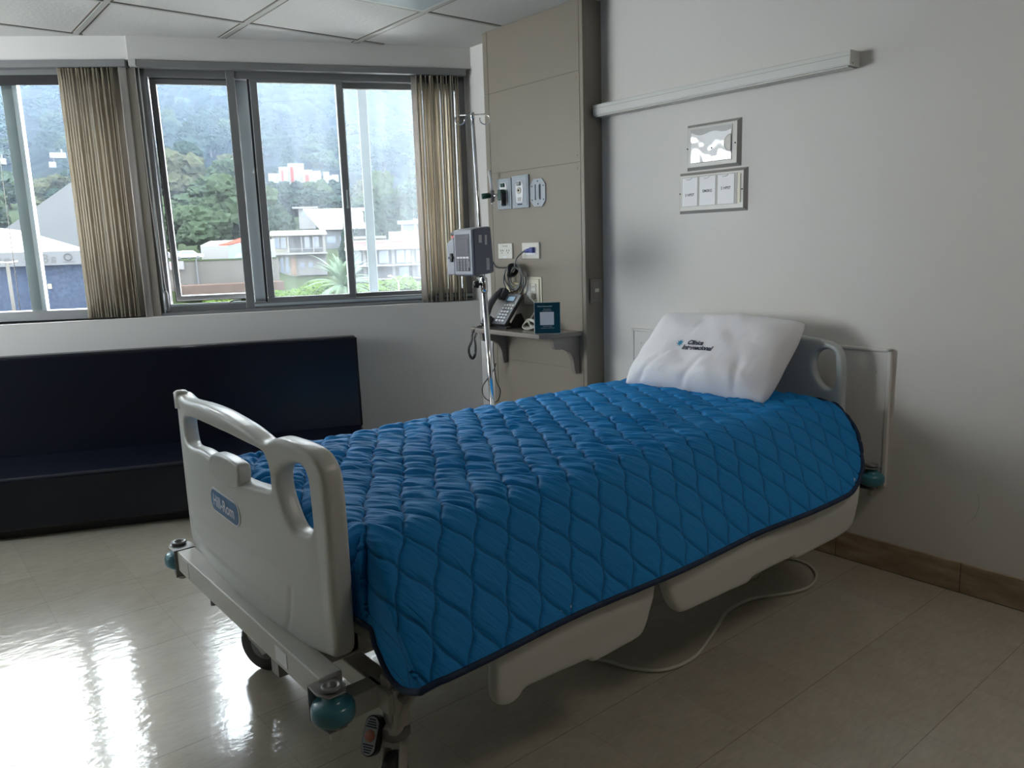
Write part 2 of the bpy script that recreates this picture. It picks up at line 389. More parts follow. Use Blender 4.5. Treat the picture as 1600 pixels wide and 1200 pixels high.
# ------------------------------------------------------------------ beige service column
XC=2.666
b=MB(); b.box((XC+.003,2.672,0),(XW,3.399,ZC)); struct(b.build('wall_column',M['laminate']))
c=empty('trim_5',(XC,3.03,0)); struct(c)
zs=[0,.30,.62,1.2045,1.604,2.0095,ZC-.001]
rows=[(0.0,.62),(.62,1.604),(1.604,2.0095),(2.0095,ZC-.001)]
for z0,z1 in rows:
    q=MB(); q.box((XC-.001,2.692,z0+.0012),(XC+.006,3.364,z1-.0012)); q.build('column_panel',M['laminate'],c,bevel=.0008)
for z0,z1 in rows:
    q=MB(); q.box((XC-.001,3.3665,z0+.0012),(XC+.006,3.402,z1-.0012)); q.build('edge_strip',M['laminate'],c)
q=MB(); q.box((XC-.002,2.666,0),(XC+.02,2.690,ZC-.001)); q.build('corner_strip',M['laminate'],c,bevel=.003)
q=MB(); q.box((XC+.004,2.669,0),(XC+.0085,3.40,ZC-.002)); q.build('joint_backing',M['joint'],c)
q=MB()
for z in (1.985,2.035-.0,1.58,1.63-.0):
    pass
for z in (1.575,1.98,1.635):
    for y in (2.712,): q.lathe([(.0035,0),(.003,.0012)],(XC-.001,y,z),Matrix.Rotation(-PI/2,4,'Y'),10)
q.build('screw',M['laminate'],c)

# ------------------------------------------------------------------ windows
def bar(mb,a,b_): mb.box(a,b_)
win=empty('window_1',WO); struct(win)
s0,s1=-1.735,-.03; z0,z1=.928,2.175
q=MB(W); q.box((s0,.055,z0),(s1,.15,z0+.035)); q.box((s0,.055,z1-.04),(s1,.15,z1)); q.box((s0,.055,z0),(s0+.045,.15,z1)); q.box((s1-.04,.055,z0),(s1,.15,z1))
q.box((s0,.03,SILL),(s1,.16,z0+.002)); q.box((s0,.05,z1-.002),(s1,.2,HEAD))
q.build('window_frame',M['alu'],win,bevel=.003)
q=MB(W); q.box((-1.305,.05,z0+.002),(-1.262,.083,z1-.002)); q.build('mullion',M['alu'],win,bevel=.003)
# inner bead lines along the frame
q=MB(W); q.box((s0+.045,.06,z0+.034),(-1.306,.075,z0+.045)); q.box((-1.262,.048,z0+.012),(s1,.06,z0+.026)); q.box((s0+.012,.048,z0),(s0+.018,.056,z1)); q.build('bead',M['alu_light'],win,bevel=.001)
# awning sash, hinged at the top, bottom pushed outwards
TS=W@Matrix.Translation((0,.085,2.12))@Matrix.Rotation(R(6.0),4,'X')@Matrix.Translation((0,0,-2.12))
q=MB(TS); a0,a1,c0,c1=-1.678,-1.268,.975,2.132; w=.026
q.box((a0,0,c0),(a1,.04,c0+w)); q.box((a0,0,c1-w),(a1,.04,c1)); q.box((a0,0,c0+w),(a0+w,.04,c1-w)); q.box((a1-w,0,c0+w),(a1,.04,c1-w))
q.build('awning_sash',M['alu'],win,bevel=.003)
q=MB(TS); q.box((a0-.006,.012,c0-.006),(a1+.006,.03,c0)); q.box((a0-.006,.012,c0),(a0,.03,c1)); q.box((a0,.012,c1),(a1,.03,c1+.006)); q.box((a1,.012,c0),(a1+.006,.03,c1)); q.build('sash_seal',M['seal'],win)
q=MB(TS); q.box((a0+w-.003,.018,c0+w-.003),(a1-w+.003,.023,c1-w+.003)); q.build('pane',M['glass_clean'],win)
q=MB(W); q.box((-1.42,.04,.955),(-1.375,.07,.965)); q.tube([(-1.40,.05,.96),(-1.385,.045,.975),(-1.36,.045,.982),(-1.33,.05,.98)],.004,8); q.build('latch',M['alu'],win)
# sliding sash (inner) and fixed outer light
q=MB(W); a0,a1,c0,c1=-1.19,-.708,.952,2.15
q.box((a0,.06,c0),(a1,.09,c0+.034)); q.box((a0,.06,c1-.03),(a1,.09,c1)); q.box((a0,.06,c0+.034),(a0+.038,.09,c1-.03)); q.box((a1-.036,.06,c0+.034),(a1,.09,c1-.03))
q.build('sliding_sash',M['alu'],win,bevel=.003)
q=MB(W); q.box((a0-.012,.062,c0),(a0-.001,.088,c1)); q.build('sash_seal',M['seal'],win)
q=MB(W); q.box((a0+.036,.072,c0+.03),(a1-.034,.077,c1-.028)); q.build('pane',M['glass'],win)
q=MB(W); q.box((-.724,.054,1.47),(-.716,.061,1.56)); q.box((-.727,.052,1.46),(-.713,.058,1.475)); q.build('sash_handle',M['alu_light'],win,bevel=.001)
q=MB(W); q.box((-1.262,.105,z0+.03),(-1.20,.14,z1-.04)); q.box((-.745,.105,z0+.03),(-.70,.14,z1-.04)); q.box((-1.26,.105,z0+.03),(-.7,.14,z0+.055)); q.build('outer_sash',M['alu_light'],win,bevel=.003)
q=MB(W); q.box((-.71,.10,z0+.03),(s1-.03,.135,z0+.058)); q.box((-.71,.10,z1-.07),(s1-.03,.135,z1-.035)); q.box((-.075,.10,z0+.03),(-.04,.135,z1-.04)); q.build('fixed_sash',M['alu'],win,bevel=.003)
q=MB(W); q.box((-.70,.115,z0+.05),(s1-.04,.12,z1-.06)); q.build('pane',M['glass_right'],win)
q=MB(W); q.box((-1.26,.12,z0+.05),(-1.195,.124,z1-.05)); q.build('pane',M['glass_clean'],win)
q=MB(W); q.box((-.617,.20,.80),(-.565,.212,2.4)); q.build('outer_post',M['post'],win,bevel=.003)

win=empty('window_2',LO); struct(win)
q=MB(L_); S0=-3.5
q.box((S0,.05,SILL),(0,.17,.965)); q.box((S0,.05,2.145),(0,.17,HEAD)); q.box((-.075,.05,SILL),(.02,.17,HEAD)); q.box((S0,.05,SILL),(S0+.05,.17,HEAD))
q.build('window_frame',M['alu'],win,bevel=.003)
q=MB(L_)
for s in (-1.35,-2.1,-2.8): q.box((s,.07,.965),(s+.06,.12,2.145))
q.build('mullion',M['alu'],win,bevel=.002)
q=MB(L_); q.box((-.690,.13,.90),(-.632,.15,2.2)); q.build('outer_post',M['post'],win,bevel=.002)
q=MB(L_); q.box((-.630,.115,.93),(-.606,.15,2.15)); q.build('sash_stile',M['alu_light'],win,bevel=.002)
q=MB(L_); q.box((S0,.10,.95),(-.05,.105,2.16)); q.build('pane',M['glass_clean'],win)
q=MB(L_); q.box((S0,.048,2.10),(-.09,.06,2.147)); q.build('track',M['seal'],win)
# post between the two bays, filled with wall
b=MB(); P1=[L_@Vector((-.06,.045,0)),W@Vector((-1.74,.045,0)),W@Vector((-1.74,.22,0)),L_@Vector((-.06,.22,0))]
b.prism([(p.x,p.y,SILL) for p in P1],(0,0,HEAD-SILL)); struct(b.build('wall_pier',M['laminate']))

# ------------------------------------------------------------------ vertical blinds
def vane(T,s,yc,w,ang,z0,z1,curl=.010,nm='vane',m=None,par=None):
    q=MB(T); G=[]
    ca,sa=math.cos(ang),math.sin(ang)
    for z in (z0,z1):
        row=[]
        for k in range(7):
            u=(k/6-.5); dx=u*w; dy=curl*(1-4*u*u)
            row.append(Vector((s+dx*ca-dy*sa,yc+dx*sa+dy*ca,z)))
        G.append(row)
    q.grid(G,True); o=q.build(nm,m or M['vane'],par)
    k=o.modifiers.new('thick','SOLIDIFY'); k.thickness=.0012; return o
bl=empty('vertical_blind',W@Vector((-.9,.02,HEAD)),'beige vertical blind drawn open to the right of the wide window','window blind'); WM[bl.name]=Matrix.Translation(bl.location)
q=MB(W); q.box((-1.722,-.012,2.168),(-.03,.035,2.203)); q.build('headrail',M['alu'],bl,bevel=.003)
q=MB(W); q.box((-1.755,-.014,2.172),(-1.722,.03,2.203)); q.build('end_cap',M['bed_white'],bl,bevel=.002)
r=random.Random(3)
for k in range(15):
    s=-.062-.0165*k
    vane(W,s+r.uniform(-.003,.003),.035,.085,R(68+r.uniform(-14,14)),.92,2.166,.009+r.uniform(0,.006),par=bl)
vane(W,-.316,.03,.042,R(8),.922,2.166,.004,m=M['vane_pale'],par=bl)
q=MB(W)
q.tube([(-1.715,.02,2.17),(-1.712,.02,1.6),(-1.703,.018,1.1),(-1.70,.018,1.05)],.0022,6); q.tube([(-1.735,.02,2.17),(-1.73,.02,1.6),(-1.715,.018,1.08)],.0022,6)
q.build('control_chain',M['vane_pale'],bl)
q=MB(W); q.tube([(-1.704,.016,.94),(-1.704,.016,.955),(-1.705,.016,1.035),(-1.705,.016,1.05)],[.006,.014,.014,.006],12); q.build('chain_weight',M['phone_grey'] if False else M['alu'],bl)
bl=empty('vertical_blind',L_@Vector((-.9,.02,HEAD)),'beige vertical blind bunched beside the pier, between the two windows','window blind'); WM[bl.name]=Matrix.Translation(bl.location)
q=MB(L_); q.box((-2.8,-.012,2.17),(-.022,.035,2.205)); q.build('headrail',M['alu'],bl,bevel=.003)
for k in range(19):
    s=-.072-.0145*k
    vane(L_,s+r.uniform(-.002,.002),.03,.088,R(66+r.uniform(-11,11)),.92,2.168,.008+r.uniform(0,.006),par=bl)
vane(L_,-.040,-.008,.036,R(25),.918,2.168,.002,m=M['vane_pale'],par=bl)
q=MB(L_); q.tube([(-.69,.03,2.16),(-.695,.03,1.6),(-.70,.03,.97)],.002,6); q.build('control_cord',M['vane_pale'],bl)

# ------------------------------------------------------------------ sofa
Sf=W
so=empty('sofa',W@Vector((-2.4,-.4,0)),'long navy vinyl bench sofa against the wall under the window','sofa'); WM[so.name]=Matrix.Translation(so.location)
xr,xl=-.735,-4.4
def soft_box(T,pts_fn,name,m,par,bev=.02):
    q=MB(T); pts_fn(q); return q.build(name,m,par,bevel=bev,seg=4)
q=MB(W); q.prism([(xr-.002,-.03,.045),(xr-.002,-.70,.045),(xr-.002,-.715,.295),(xr-.002,-.16,.268),(xr-.002,-.03,.26)],(xl-xr,0,0)); q.build('seat',M['navy_vinyl'],so,bevel=.022,seg=4)
q=MB(W); q.prism([(xr,-.03,.255),(xr,-.175,.255),(xr,-.125,.762),(xr,-.03,.762)],(xl-xr,0,0)); q.build('backrest',M['navy_vinyl'],so,bevel=.018,seg=4)
q=MB(W)
for yy,zz in ((-.122,.752),): q.tube([(xr,yy,zz),(xl,yy,zz)],.0035,8)
q.tube([(xr,-.705,.286),(xl,-.705,.286)],.0035,8); q.tube([(xr-.004,-.12,.752),(xr-.004,-.168,.27)],.0035,8)
q.build('piping',M['navy_vinyl'],so)
q=MB(W); q.box((xl+.05,-.64,0),(xr-.06,-.06,.045)); q.build('plinth',M['black'],so)

# ------------------------------------------------------------------ wall rail above the bed
t=empty('wall_light_rail',(2.755,2.04,1.83),'long white aluminium channel fixed high on the wall above the bed','wall rail')
q=MB(); q.box((2.722,1.432,1.808),(2.789,2.664,1.856)); q.build('channel',M['white_plastic'],t,bevel=.002)
q=MB(); q.box((2.7213,1.433,1.839),(2.7225,2.664,1.8408)); q.box((2.7213,1.433,1.812),(2.7222,2.664,1.813)); q.build('groove',M['grid'],t)
q=MB(); q.box((2.73,1.44,1.803),(2.785,2.655,1.8085)); q.build('underside_lens',M['acrylic'],t)
q=MB(); q.box((2.720,1.429,1.806),(2.789,1.4335,1.858)); q.build('end_cap',M['white_plastic'],t,bevel=.001)
q=MB(); q.lathe([(.0025,0),(.002,.001)],(2.74,1.429,1.815),Matrix.Rotation(PI/2,4,'X'),8); q.build('screw',M['black'],t)

# ------------------------------------------------------------------ sign holders
def wallrect(y0,z0,y1,z1,x,th,name,m,par,bev=0.001):
    q=MB(); q.box((x-th,y0,z0),(x,y1,z1)); return q.build(name,m,par,bevel=bev)
def framed(y0,z0,y1,z1,par,wd=.022):
    xo=XW; th=.016; be=.012
    o=[(y0,z0),(y1,z0),(y1,z1),(y0,z1)]; i=[(y0+be,z0+be),(y1-be,z0+be),(y1-be,z1-be),(y0+be,z1-be)]
    q=MB(); q.box((xo-th,y0+be,z0+be),(xo,y1-be,z1-be)); q.build('holder_plate',M['acrylic'],par,bevel=.001)
    q=MB()
    for k in range(4):
        a,b2,c2,d2=o[k],o[(k+1)%4],i[(k+1)%4],i[k]
        q._add([(xo,*a),(xo,*b2),(xo-th,*c2),(xo-th,*d2)],[(0,1,2,3)])
    q.build('bevelled_edge',M['acrylic_edge'],par)
def tmap(me,x,yc,zc): # text facing -x, reading direction is -y
    return map_mesh(me,lambda c:Vector((x,yc-c.x,zc+c.y)))
t=empty('sign_holder',(XW,2.036,1.61),'upper wall sign holder with a shiny blank sleeve and thumb notch','sign holder')
framed(1.902,1.518,2.170,1.705,t)
xf=XW-.016
q=MB(); q.box((xf-.0012,1.936,1.545),(xf,2.142,1.683)); q.build('sleeve_recess',M['alu'],t)
# crinkled glossy sleeve
G=[]
for i in range(13):
    row=[]
    for j in range(21):
        y=1.940+.198*j/20; u=j/20
        ztop=1.668-.008*math.sin(PI*u)-.006*math.sin(3*PI*u+.5)
        z=1.549+(ztop-1.549)*i/12
        row.append(Vector((xf-.003-.0014*mnoise.noise(Vector((y*25,z*25,1.))),y,z)))
    G.append(row)
q=MB(); q.grid(G); q.build('sleeve',M['foil'],t)
q=MB(); pts=[(xf-.0052,1.940+.030*math.sin(PI*k/16)+.0,1.612+.031*math.cos(PI*k/16)) for k in range(17)]
q.prism(pts,(-.0008,0,0)); q.build('thumb_notch',M['acrylic'],t)
q=MB(); q.tube([(xf-.006,1.940+.031*math.sin(PI*k/16),1.612+.032*math.cos(PI*k/16)) for k in range(17)],.0012,6); q.build('notch_edge',M['acrylic_edge'],t)
q=MB()
for k,z in enumerate((1.566,1.561,1.556)): q.box((xf-.0055,1.952,z),(xf-.005,1.978,z+.0012))
q.tube([(xf-.0055,1.992+.008*math.cos(a*PI/6),1.562+.007*math.sin(a*PI/6)) for a in range(-2,9)],.0009,5)
q.lathe([(.004,0),(.003,.001)],(xf-.005,2.033,1.60),Matrix.Rotation(-PI/2,4,'Y'),8)
q.build('small_print',M['navy_ink'],t)
q=MB()
for y in (1.922,2.158): q.lathe([(.0032,0),(.0028,.002)],(xf,y,1.608),Matrix.Rotation(-PI/2,4,'Y'),10)
q.build('screw',M['black'],t)
t=empty('sign_holder',(XW,2.038,1.425),'lower wall sign holder with three lettered paper slips','sign holder')
framed(1.868,1.340,2.208,1.511,t)
q=MB(); q.box((xf-.001,1.908,1.369),(xf,2.187,1.492)); q.build('slot_recess',M['acrylic_edge'],t)
for yc,txt,zt in ((2.1435,'3 HPST',-.008),(2.053,'EMERG',.004),(1.962,'2 HPST',.009)):
    q=MB(); q.box((xf-.0022,yc-.040,1.371),(xf-.001,yc+.040,1.489)); p=q.build('paper_slip',M['paper'],t,bevel=.0004)
    o=obj_from(tmap(text_mesh(txt,.0155,bold=.0003),xf-.0026,yc,1.425+zt),'lettering',M['black_ink'],p)
    q=MB(); q.tube([(xf-.0028,yc+.010+.006*math.cos(a*PI/5),1.485+.006*math.sin(a*PI/5)) for a in range(5,11)],.0008,5); q.tube([(xf-.0028,yc+.002,1.480),(xf-.0028,yc-.012,1.487)],.001,5); q.build('logo_mark',M['grid'],p)
q=MB(); q.box((xf-.003,1.892,1.373),(xf-.001,1.906,1.487)); q.build('slider',M['ivory'],t,bevel=.0005)
q=MB()
for y in (1.886,2.196): q.lathe([(.0032,0),(.0028,.002)],(xf,y,1.425),Matrix.Rotation(-PI/2,4,'Y'),10)
q.build('screw',M['black'],t)

# ------------------------------------------------------------------ bumper board behind the bed
t=empty('wall_protection_board',(XW,1.87,.32),'white moulded wall board behind the headboard','wall board')
q=MB(); q.box((XW-.014,1.256,.322),(XW,2.478,.828)); q.build('board',M['wall'],t,bevel=.006,seg=3)
q=MB()
q.box((XW-.018,1.256,.322),(XW-.004,1.272,.828)); q.box((XW-.018,2.462,.322),(XW-.004,2.478,.828)); q.box((XW-.018,1.256,.815),(XW-.004,2.478,.828)); q.build('edge_moulding',M['wall'],t,bevel=.004,seg=3)
q=MB()
for y,z in ((1.31,.74),(1.31,.40),(2.42,.76)): q.lathe([(.004,0),(.003,.002)],(XW-.014,y,z),Matrix.Rotation(-PI/2,4,'Y'),8)
q.build('screw',M['acrylic'],t)
# hair-thin scratch on the wall
q=MB(); q.tube(catmull([(XW-.0004,.954,.365),(XW-.0004,.946,.335),(XW-.0004,.950,.30),(XW-.0004,.963,.27),(XW-.0004,.98,.25)],6,False),.0007,5); o=q.build('loose_thread',M['grid']); tag(o,'thin curved dark thread stuck on the white wall right of the bed','thread')

# ------------------------------------------------------------------ column fittings
t=empty('light_switch',(2.728,2.666,1.0),'beige rocker switch on the narrow side of the column','switch')
q=MB(); q.box((2.688,2.659,.945),(2.768,2.666,1.060)); q.build('plate',M['laminate'],t,bevel=.004,seg=3)
q=MB(); q.box((2.705,2.657,.962),(2.751,2.660,1.043)); q.build('insert',M['shelf'],t,bevel=.001)
q=MB(); q.box((2.716,2.654,.995),(2.742,2.658,1.012)); q.build('rocker',M['ivory'],t,bevel=.001)
FX=Matrix.Rotation(-PI/2,4,'Y')
def gas(y0,y1,z0,z1,name_label,green,cat):
    t=empty('gas_outlet',(XC,(y0+y1)/2,z0),name_label,cat)
    yc=(y0+y1)/2
    q=MB(); q.box((XC-.012,y0,z0),(XC,y1,z1)); q.build('wall_plate',M['gas_plate'],t,bevel=.003)
    q=MB(); q.box((XC-.0145,y0+.01,z0+.01),(XC-.011,y1-.01,z1-.008)); q.build('inner_plate',M['gas_plate'],t,bevel=.002)
    q=MB(); o_=[(XC-.0175,yc+a,z0+.028+b2) for a,b2 in ((-.024,.0),(.024,.0),(.03,.045),(.028,.09),(.018,.108),(-.018,.108),(-.028,.09),(-.03,.045))]; q.prism(o_,(.004,0,0)); q.build('face_plate',M['letter_white'],t,bevel=.002)
    q=MB(); q.box((XC-.026,yc-.014,z0+.112),(XC-.016,yc+.014,z0+.132)); q.build('release_button',M['green'] if green else M['alu'],t,bevel=.003)
    q=MB(); q.lathe([(.016,0),(.016,.004),(.008,.005),(.006,.001)],(XC-.017,yc,z0+.088),FX,16); q.build('port',M['ivory'],t)
    q=MB(); q.lathe([(.005,0),(.004,.0015)],(XC-.0225,yc,z0+.088),FX,10); q.build('port_hole',M['black'],t)
    q=MB(); q.box((XC-.0195,yc-.012,z0+.034),(XC-.017,yc+.012,z0+.054)); q.build('label_patch',M['acrylic'],t)
    q=MB(); q.box((XC-.0155,yc-.018,z0+.016),(XC-.0143,yc+.018,z0+.022)); q.build('print',M['navy_ink'],t)
    return t
gas(3.193,3.307,1.416,1.573,'left grey gas outlet plate holding the green flowmeter','green' and True,'gas outlet')
gas(3.056,3.186,1.415,1.579,'right grey gas outlet plate with open port and grey button',False,'gas outlet')
t=empty('flowmeter',(XC-.05,3.27,1.46),'green oxygen flowmeter with clear upright tube plugged into the left gas outlet','flowmeter')
q=MB(); q.box((XC-.052,3.228,1.462),(XC-.018,3.258,1.515)); q.build('adapter_body',M['green'],t,bevel=.004)
q=MB(); q.box((XC-.05,3.224,1.435),(XC-.02,3.230,1.50)); q.build('release_lever',M['black'],t,bevel=.002)
q=MB(); q.tube([(XC-.036,3.258,1.49),(XC-.042,3.285,1.487),(XC-.05,3.31,1.485)],[.006,.009,.009],12); q.build('stem',M['chrome'],t)
q=MB(); q.tube([(XC-.05,3.302,1.457),(XC-.05,3.302,1.515)],[.011,.012],14); q.build('valve_body',M['alu'],t)
q=MB(); q.tube([(XC-.062,3.306,1.49),(XC-.10,3.325,1.485)],[.014,.015],14); q.build('knob',M['green'],t)
q=MB(); q.tube([(XC-.05,3.304,1.512),(XC-.05,3.318,1.618)],[.0075,.0075],12); q.build('tube',M['letter_white'],t)
q=MB(); q.tube([(XC-.055,3.300,1.457),(XC-.055,3.298,1.435)],[.005,.004],8); q.build('hose_nipple',M['chrome'],t)
t=empty('slide_bracket',(XC,2.99,1.48),'grey octagonal slide bracket with two vertical slots beside the gas outlets','bracket')
yc,zc=2.99,1.484
me=shape2d('sb',[[(-.057,-.04),(-.057,.04),(-.03,.068),(.03,.068),(.055,.04),(.055,-.04),(.03,-.068),(-.03,-.068)],[(-.022,-.035),(-.022,.04),(-.013,.04),(-.013,-.035)],[(.013,-.035),(.013,.04),(.022,.04),(.022,-.035)]],.003,.001)
map_mesh(me,lambda c:Vector((XC-.004-c.z,yc-c.x,zc+c.y))); obj_from(me,'plate',M['gas_plate'],t)
q=MB(); q.box((XC-.010,yc-.011,zc-.03),(XC-.004,yc+.011,zc+.036)); q.build('tongue',M['gas_plate'],t,bevel=.001)
q=MB(); q.box((XC-.002,yc-.03,zc-.045),(XC-.0005,yc+.03,zc+.045)); q.build('slot_backing',M['black'],t)
q=MB()
for a,b2 in ((0,.055),(0,-.055),(-.042,.032),(.044,.032),(-.042,-.035),(.044,-.035)): q.lathe([(.004,0),(.003,.0015)],(XC-.007,yc+a,zc+b2),FX,8)
q.build('screw',M['darkgrey'],t)
# outlets
t=empty('wall_outlet',(XC,3.26,1.2),'square white double outlet with printed lettering on the column','outlet')
q=MB(); q.box((XC-.010,3.2,1.158),(XC,3.319,1.24)); q.build('plate',M['plate_white'],t,bevel=.004,seg=3)
q=MB()
for yc in (3.285,3.235):
    q.box((XC-.0115,yc+.008,1.198),(XC-.0098,yc+.010,1.207)); q.box((XC-.0115,yc-.010,1.198),(XC-.0098,yc-.008,1.207)); q.lathe([(.0028,0),(.0025,.001)],(XC-.010,yc,1.190),FX,8)
q.build('socket_slots',M['black'],t)
obj_from(tmap(text_mesh('Tomada',.014),XC-.0106,3.26,1.226),'lettering',M['darkgrey'],t)
q=MB(); q.box((XC-.0108,3.246,1.165),(XC-.0098,3.276,1.173)); q.build('sticker',M['letter_white'],t)
t=empty('wall_outlet',(XC,3.055,1.2),'white outlet with the blue plug in it','outlet')
q=MB(); q.box((XC-.010,2.988,1.158),(XC,3.122,1.24)); q.build('plate',M['plate_white'],t,bevel=.004,seg=3)
q=MB(); q.box((XC-.0115,3.01,1.178),(XC-.0095,3.09,1.215)); q.build('socket',M['letter_white'],t,bevel=.001)
t=empty('wall_outlet',(XC,3.05,.94),'tall ivory outlet plate above the shelf with a white plug in it','outlet')
q=MB(); q.box((XC-.006,2.980,.924),(XC,3.120,1.066)); q.build('back_plate',M['ivory'],t,bevel=.003)
q=MB(); q.box((XC-.014,2.992,.934),(XC-.004,3.112,1.057)); q.build('plate',M['ivory'],t,bevel=.005,seg=3)
q=MB(); q.box((XC-.017,3.055,.965),(XC-.013,3.085,1.03)); q.build('switch_insert',M['acrylic'],t,bevel=.001)
q=MB(); q.box((XC-.018,3.012,.96),(XC-.013,3.05,1.032)); q.build('socket_insert',M['plate_white'],t,bevel=.002)
q=MB()
for z in (1.012,.985): q.box((XC-.0188,3.022,z),(XC-.0178,3.025,z+.010)); q.box((XC-.0188,3.036,z),(XC-.0178,3.039,z+.010))
q.build('socket_slots',M['black'],t)
t=empty('phone_jack',(XC,3.19,.99),'small ivory jack box half hidden behind the desk phone','outlet')
q=MB(); q.box((XC-.022,3.14,.955),(XC,3.245,1.035)); q.build('box',M['yellow_plate'],t,bevel=.004)
q=MB(); q.box((XC-.0235,3.16,.985),(XC-.021,3.185,1.0)); q.build('socket',M['ivory'],t)

# ------------------------------------------------------------------ shelf
t=empty('wall_shelf',(2.55,3.02,.8),'grey laminate phone shelf on two curved brackets, fixed to the beige column','shelf')
q=MB(); q.prism([(XC-.002,2.695,.787),(XC-.002,3.352,.787),(2.47,3.33,.787),(2.43,3.285,.787),(2.43,2.752,.787),(2.455,2.725,.787)],(0,0,.023)); q.build('top',M['shelf'],t,bevel=.004,seg=3)
for yb in (2.718,3.275):
    pr=catmull([(XC-.002,.787),(XC-.002,.60),(2.638,.598),(2.628,.625),(2.625,.67),(2.605,.71),(2.57,.729),(2.535,.735),(2.505,.738),(2.495,.75),(2.495,.787)],1)
    P2=[(XC-.002,.787),(XC-.002,.60),(2.640,.598)]+[tuple(p)[:2] for p in catmull([(2.640,.598,0),(2.630,.625,0),(2.624,.665,0),(2.600,.707,0),(2.565,.727,0),(2.53,.730,0),(2.505,.733,0)],5,False)][1:]+[(2.496,.745),(2.494,.787)]
    q=MB(); q.prism([(x,yb,z) for x,z in P2],(0,.022,0)); q.build('bracket',M['shelf'],t,bevel=.002)

# ------------------------------------------------------------------ desk phone
Zs=.810
PT=Matrix.Translation((2.575,3.135,Zs))@Matrix.Rotation(R(-4),4,'Z')@Matrix.Diagonal((1,1.2,1,1))     # local: x depth (to wall), y left in the photo
t=empty('desk_phone',(2.56,3.12,Zs),'black corded desk phone with lit display on the wall shelf','telephone')
TL=PT@Matrix.Translation((-.085,0,.012))@Matrix.Rotation(R(-52),4,'Y')   # tilted body plane: local x runs up the slope
q=MB(TL); q.box((0,-.075,0),(.19,.085,.018)); q.build('body',M['black'],t,bevel=.006,seg=3)
q=MB(TL); q.box((.004,-.074,.017),(.186,.022,.021)); q.build('keypad_plate',M['phone_grey'],t,bevel=.002)
q=MB(TL); q.box((.135,-.052,.0205),(.172,.012,.0225)); q.build('display_bezel',M['black'],t,bevel=.002)
q=MB(TL); q.box((.143,-.045,.0222),(.168,.004,.0232)); q.build('display',M['phone_screen'],t)
q=MB(TL)
for i in range(4):
    for j in range(3): q.box((.018+.018*i,-.055+.022*j,.0205),(.029+.018*i,-.040+.022*j,.0245))
q.build('keys',M['letter_white'],t,bevel=.001)
q=MB(TL)
for i in range(2):
    for j in range(4): q.box((.094+.018*i,-.066+.020*j,.0205),(.104+.018*i,-.054+.020*j,.0235))
q.build('function_keys',M['plate_white'],t,bevel=.001)
q=MB(TL)
hs=catmull([(-.012,.052,.042),(.03,.052,.050),(.09,.052,.064),(.15,.052,.058),(.20,.052,.042)],6,False)
q.tube(hs,[.010+.007*math.sin(PI*min(1,i/(len(hs)-1))) for i in range(len(hs))],12)
q.box((-.018,.028,.018),(.035,.077,.046)); q.box((.150,.028,.018),(.205,.077,.05)); q.build('handset',M['darkgrey'],t,bevel=.008,seg=3)
q=MB(PT); q.prism([(-.06,-.06,0),(.06,-.06,0),(.02,-.06,.075),(-.005,-.06,.07)],(0,.012,0)); q.prism([(-.06,.06,0),(.06,.06,0),(.02,.06,.075),(-.005,.06,.07)],(0,.012,0)); q.box((-.085,-.068,0),(-.05,.08,.012)); q.build('stand',M['black'],t,bevel=.002)
# coiled handset cord hanging over the shelf edge
cp_=catmull([(2.50,3.19,.828),(2.455,3.235,.822),(2.425,3.262,.79),(2.42,3.272,.74),(2.415,3.292,.70),(2.415,3.283,.665),(2.415,3.262,.652),(2.415,3.240,.672),(2.42,3.236,.72),(2.43,3.25,.77),(2.47,3.23,.823),(2.52,3.18,.822)],8,False)
L2=[];turns=70
for i in range(turns*8):
    tt=i/(turns*8-1)*(len(cp_)-1); k=min(int(tt),len(cp_)-2); p=cp_[k].lerp(cp_[k+1],tt-k); d=(cp_[k+1]-cp_[k]).normalized(); a=d.cross(Vector((0.3,1,.2))).normalized(); b3=d.cross(a)
    an=2*PI*i/8; L2.append(p+(a*math.cos(an)+b3*math.sin(an))*.0055)
q=MB(); q.tube(L2,.0021,5); q.build('coiled_cord',M['black'],t)
q=MB(); q.tube(catmull([(2.60,3.17,.955),(2.60,3.19,.975),(2.615,3.18,.985),(XC-.025,3.172,.99)],6,False),.0025,6); q.build('line_cord',M['black'],t)
q=MB(); q.tube(catmull([(2.62,3.30,.786),(2.60,3.315,.72),(2.60,3.32,.62),(2.60,3.30,.50),(2.60,3.27,.45),(2.60,3.30,.39),(2.60,3.36,.38),(2.60,3.42,.40),(2.60,3.43,.45),(2.60,3.38,.505),(2.60,3.33,.55),(2.60,3.30,.60)],8,False),.0028,7)
q.tube(catmull([(2.6,3.37,.39),(2.6,3.355,.3),(2.61,3.35,.15),(2.62,3.35,.02)],5,False),.0028,7); o=q.build('dangling_cord',M['black']); tag(o,'thin black cord hanging in a loop below the wall shelf','cord')
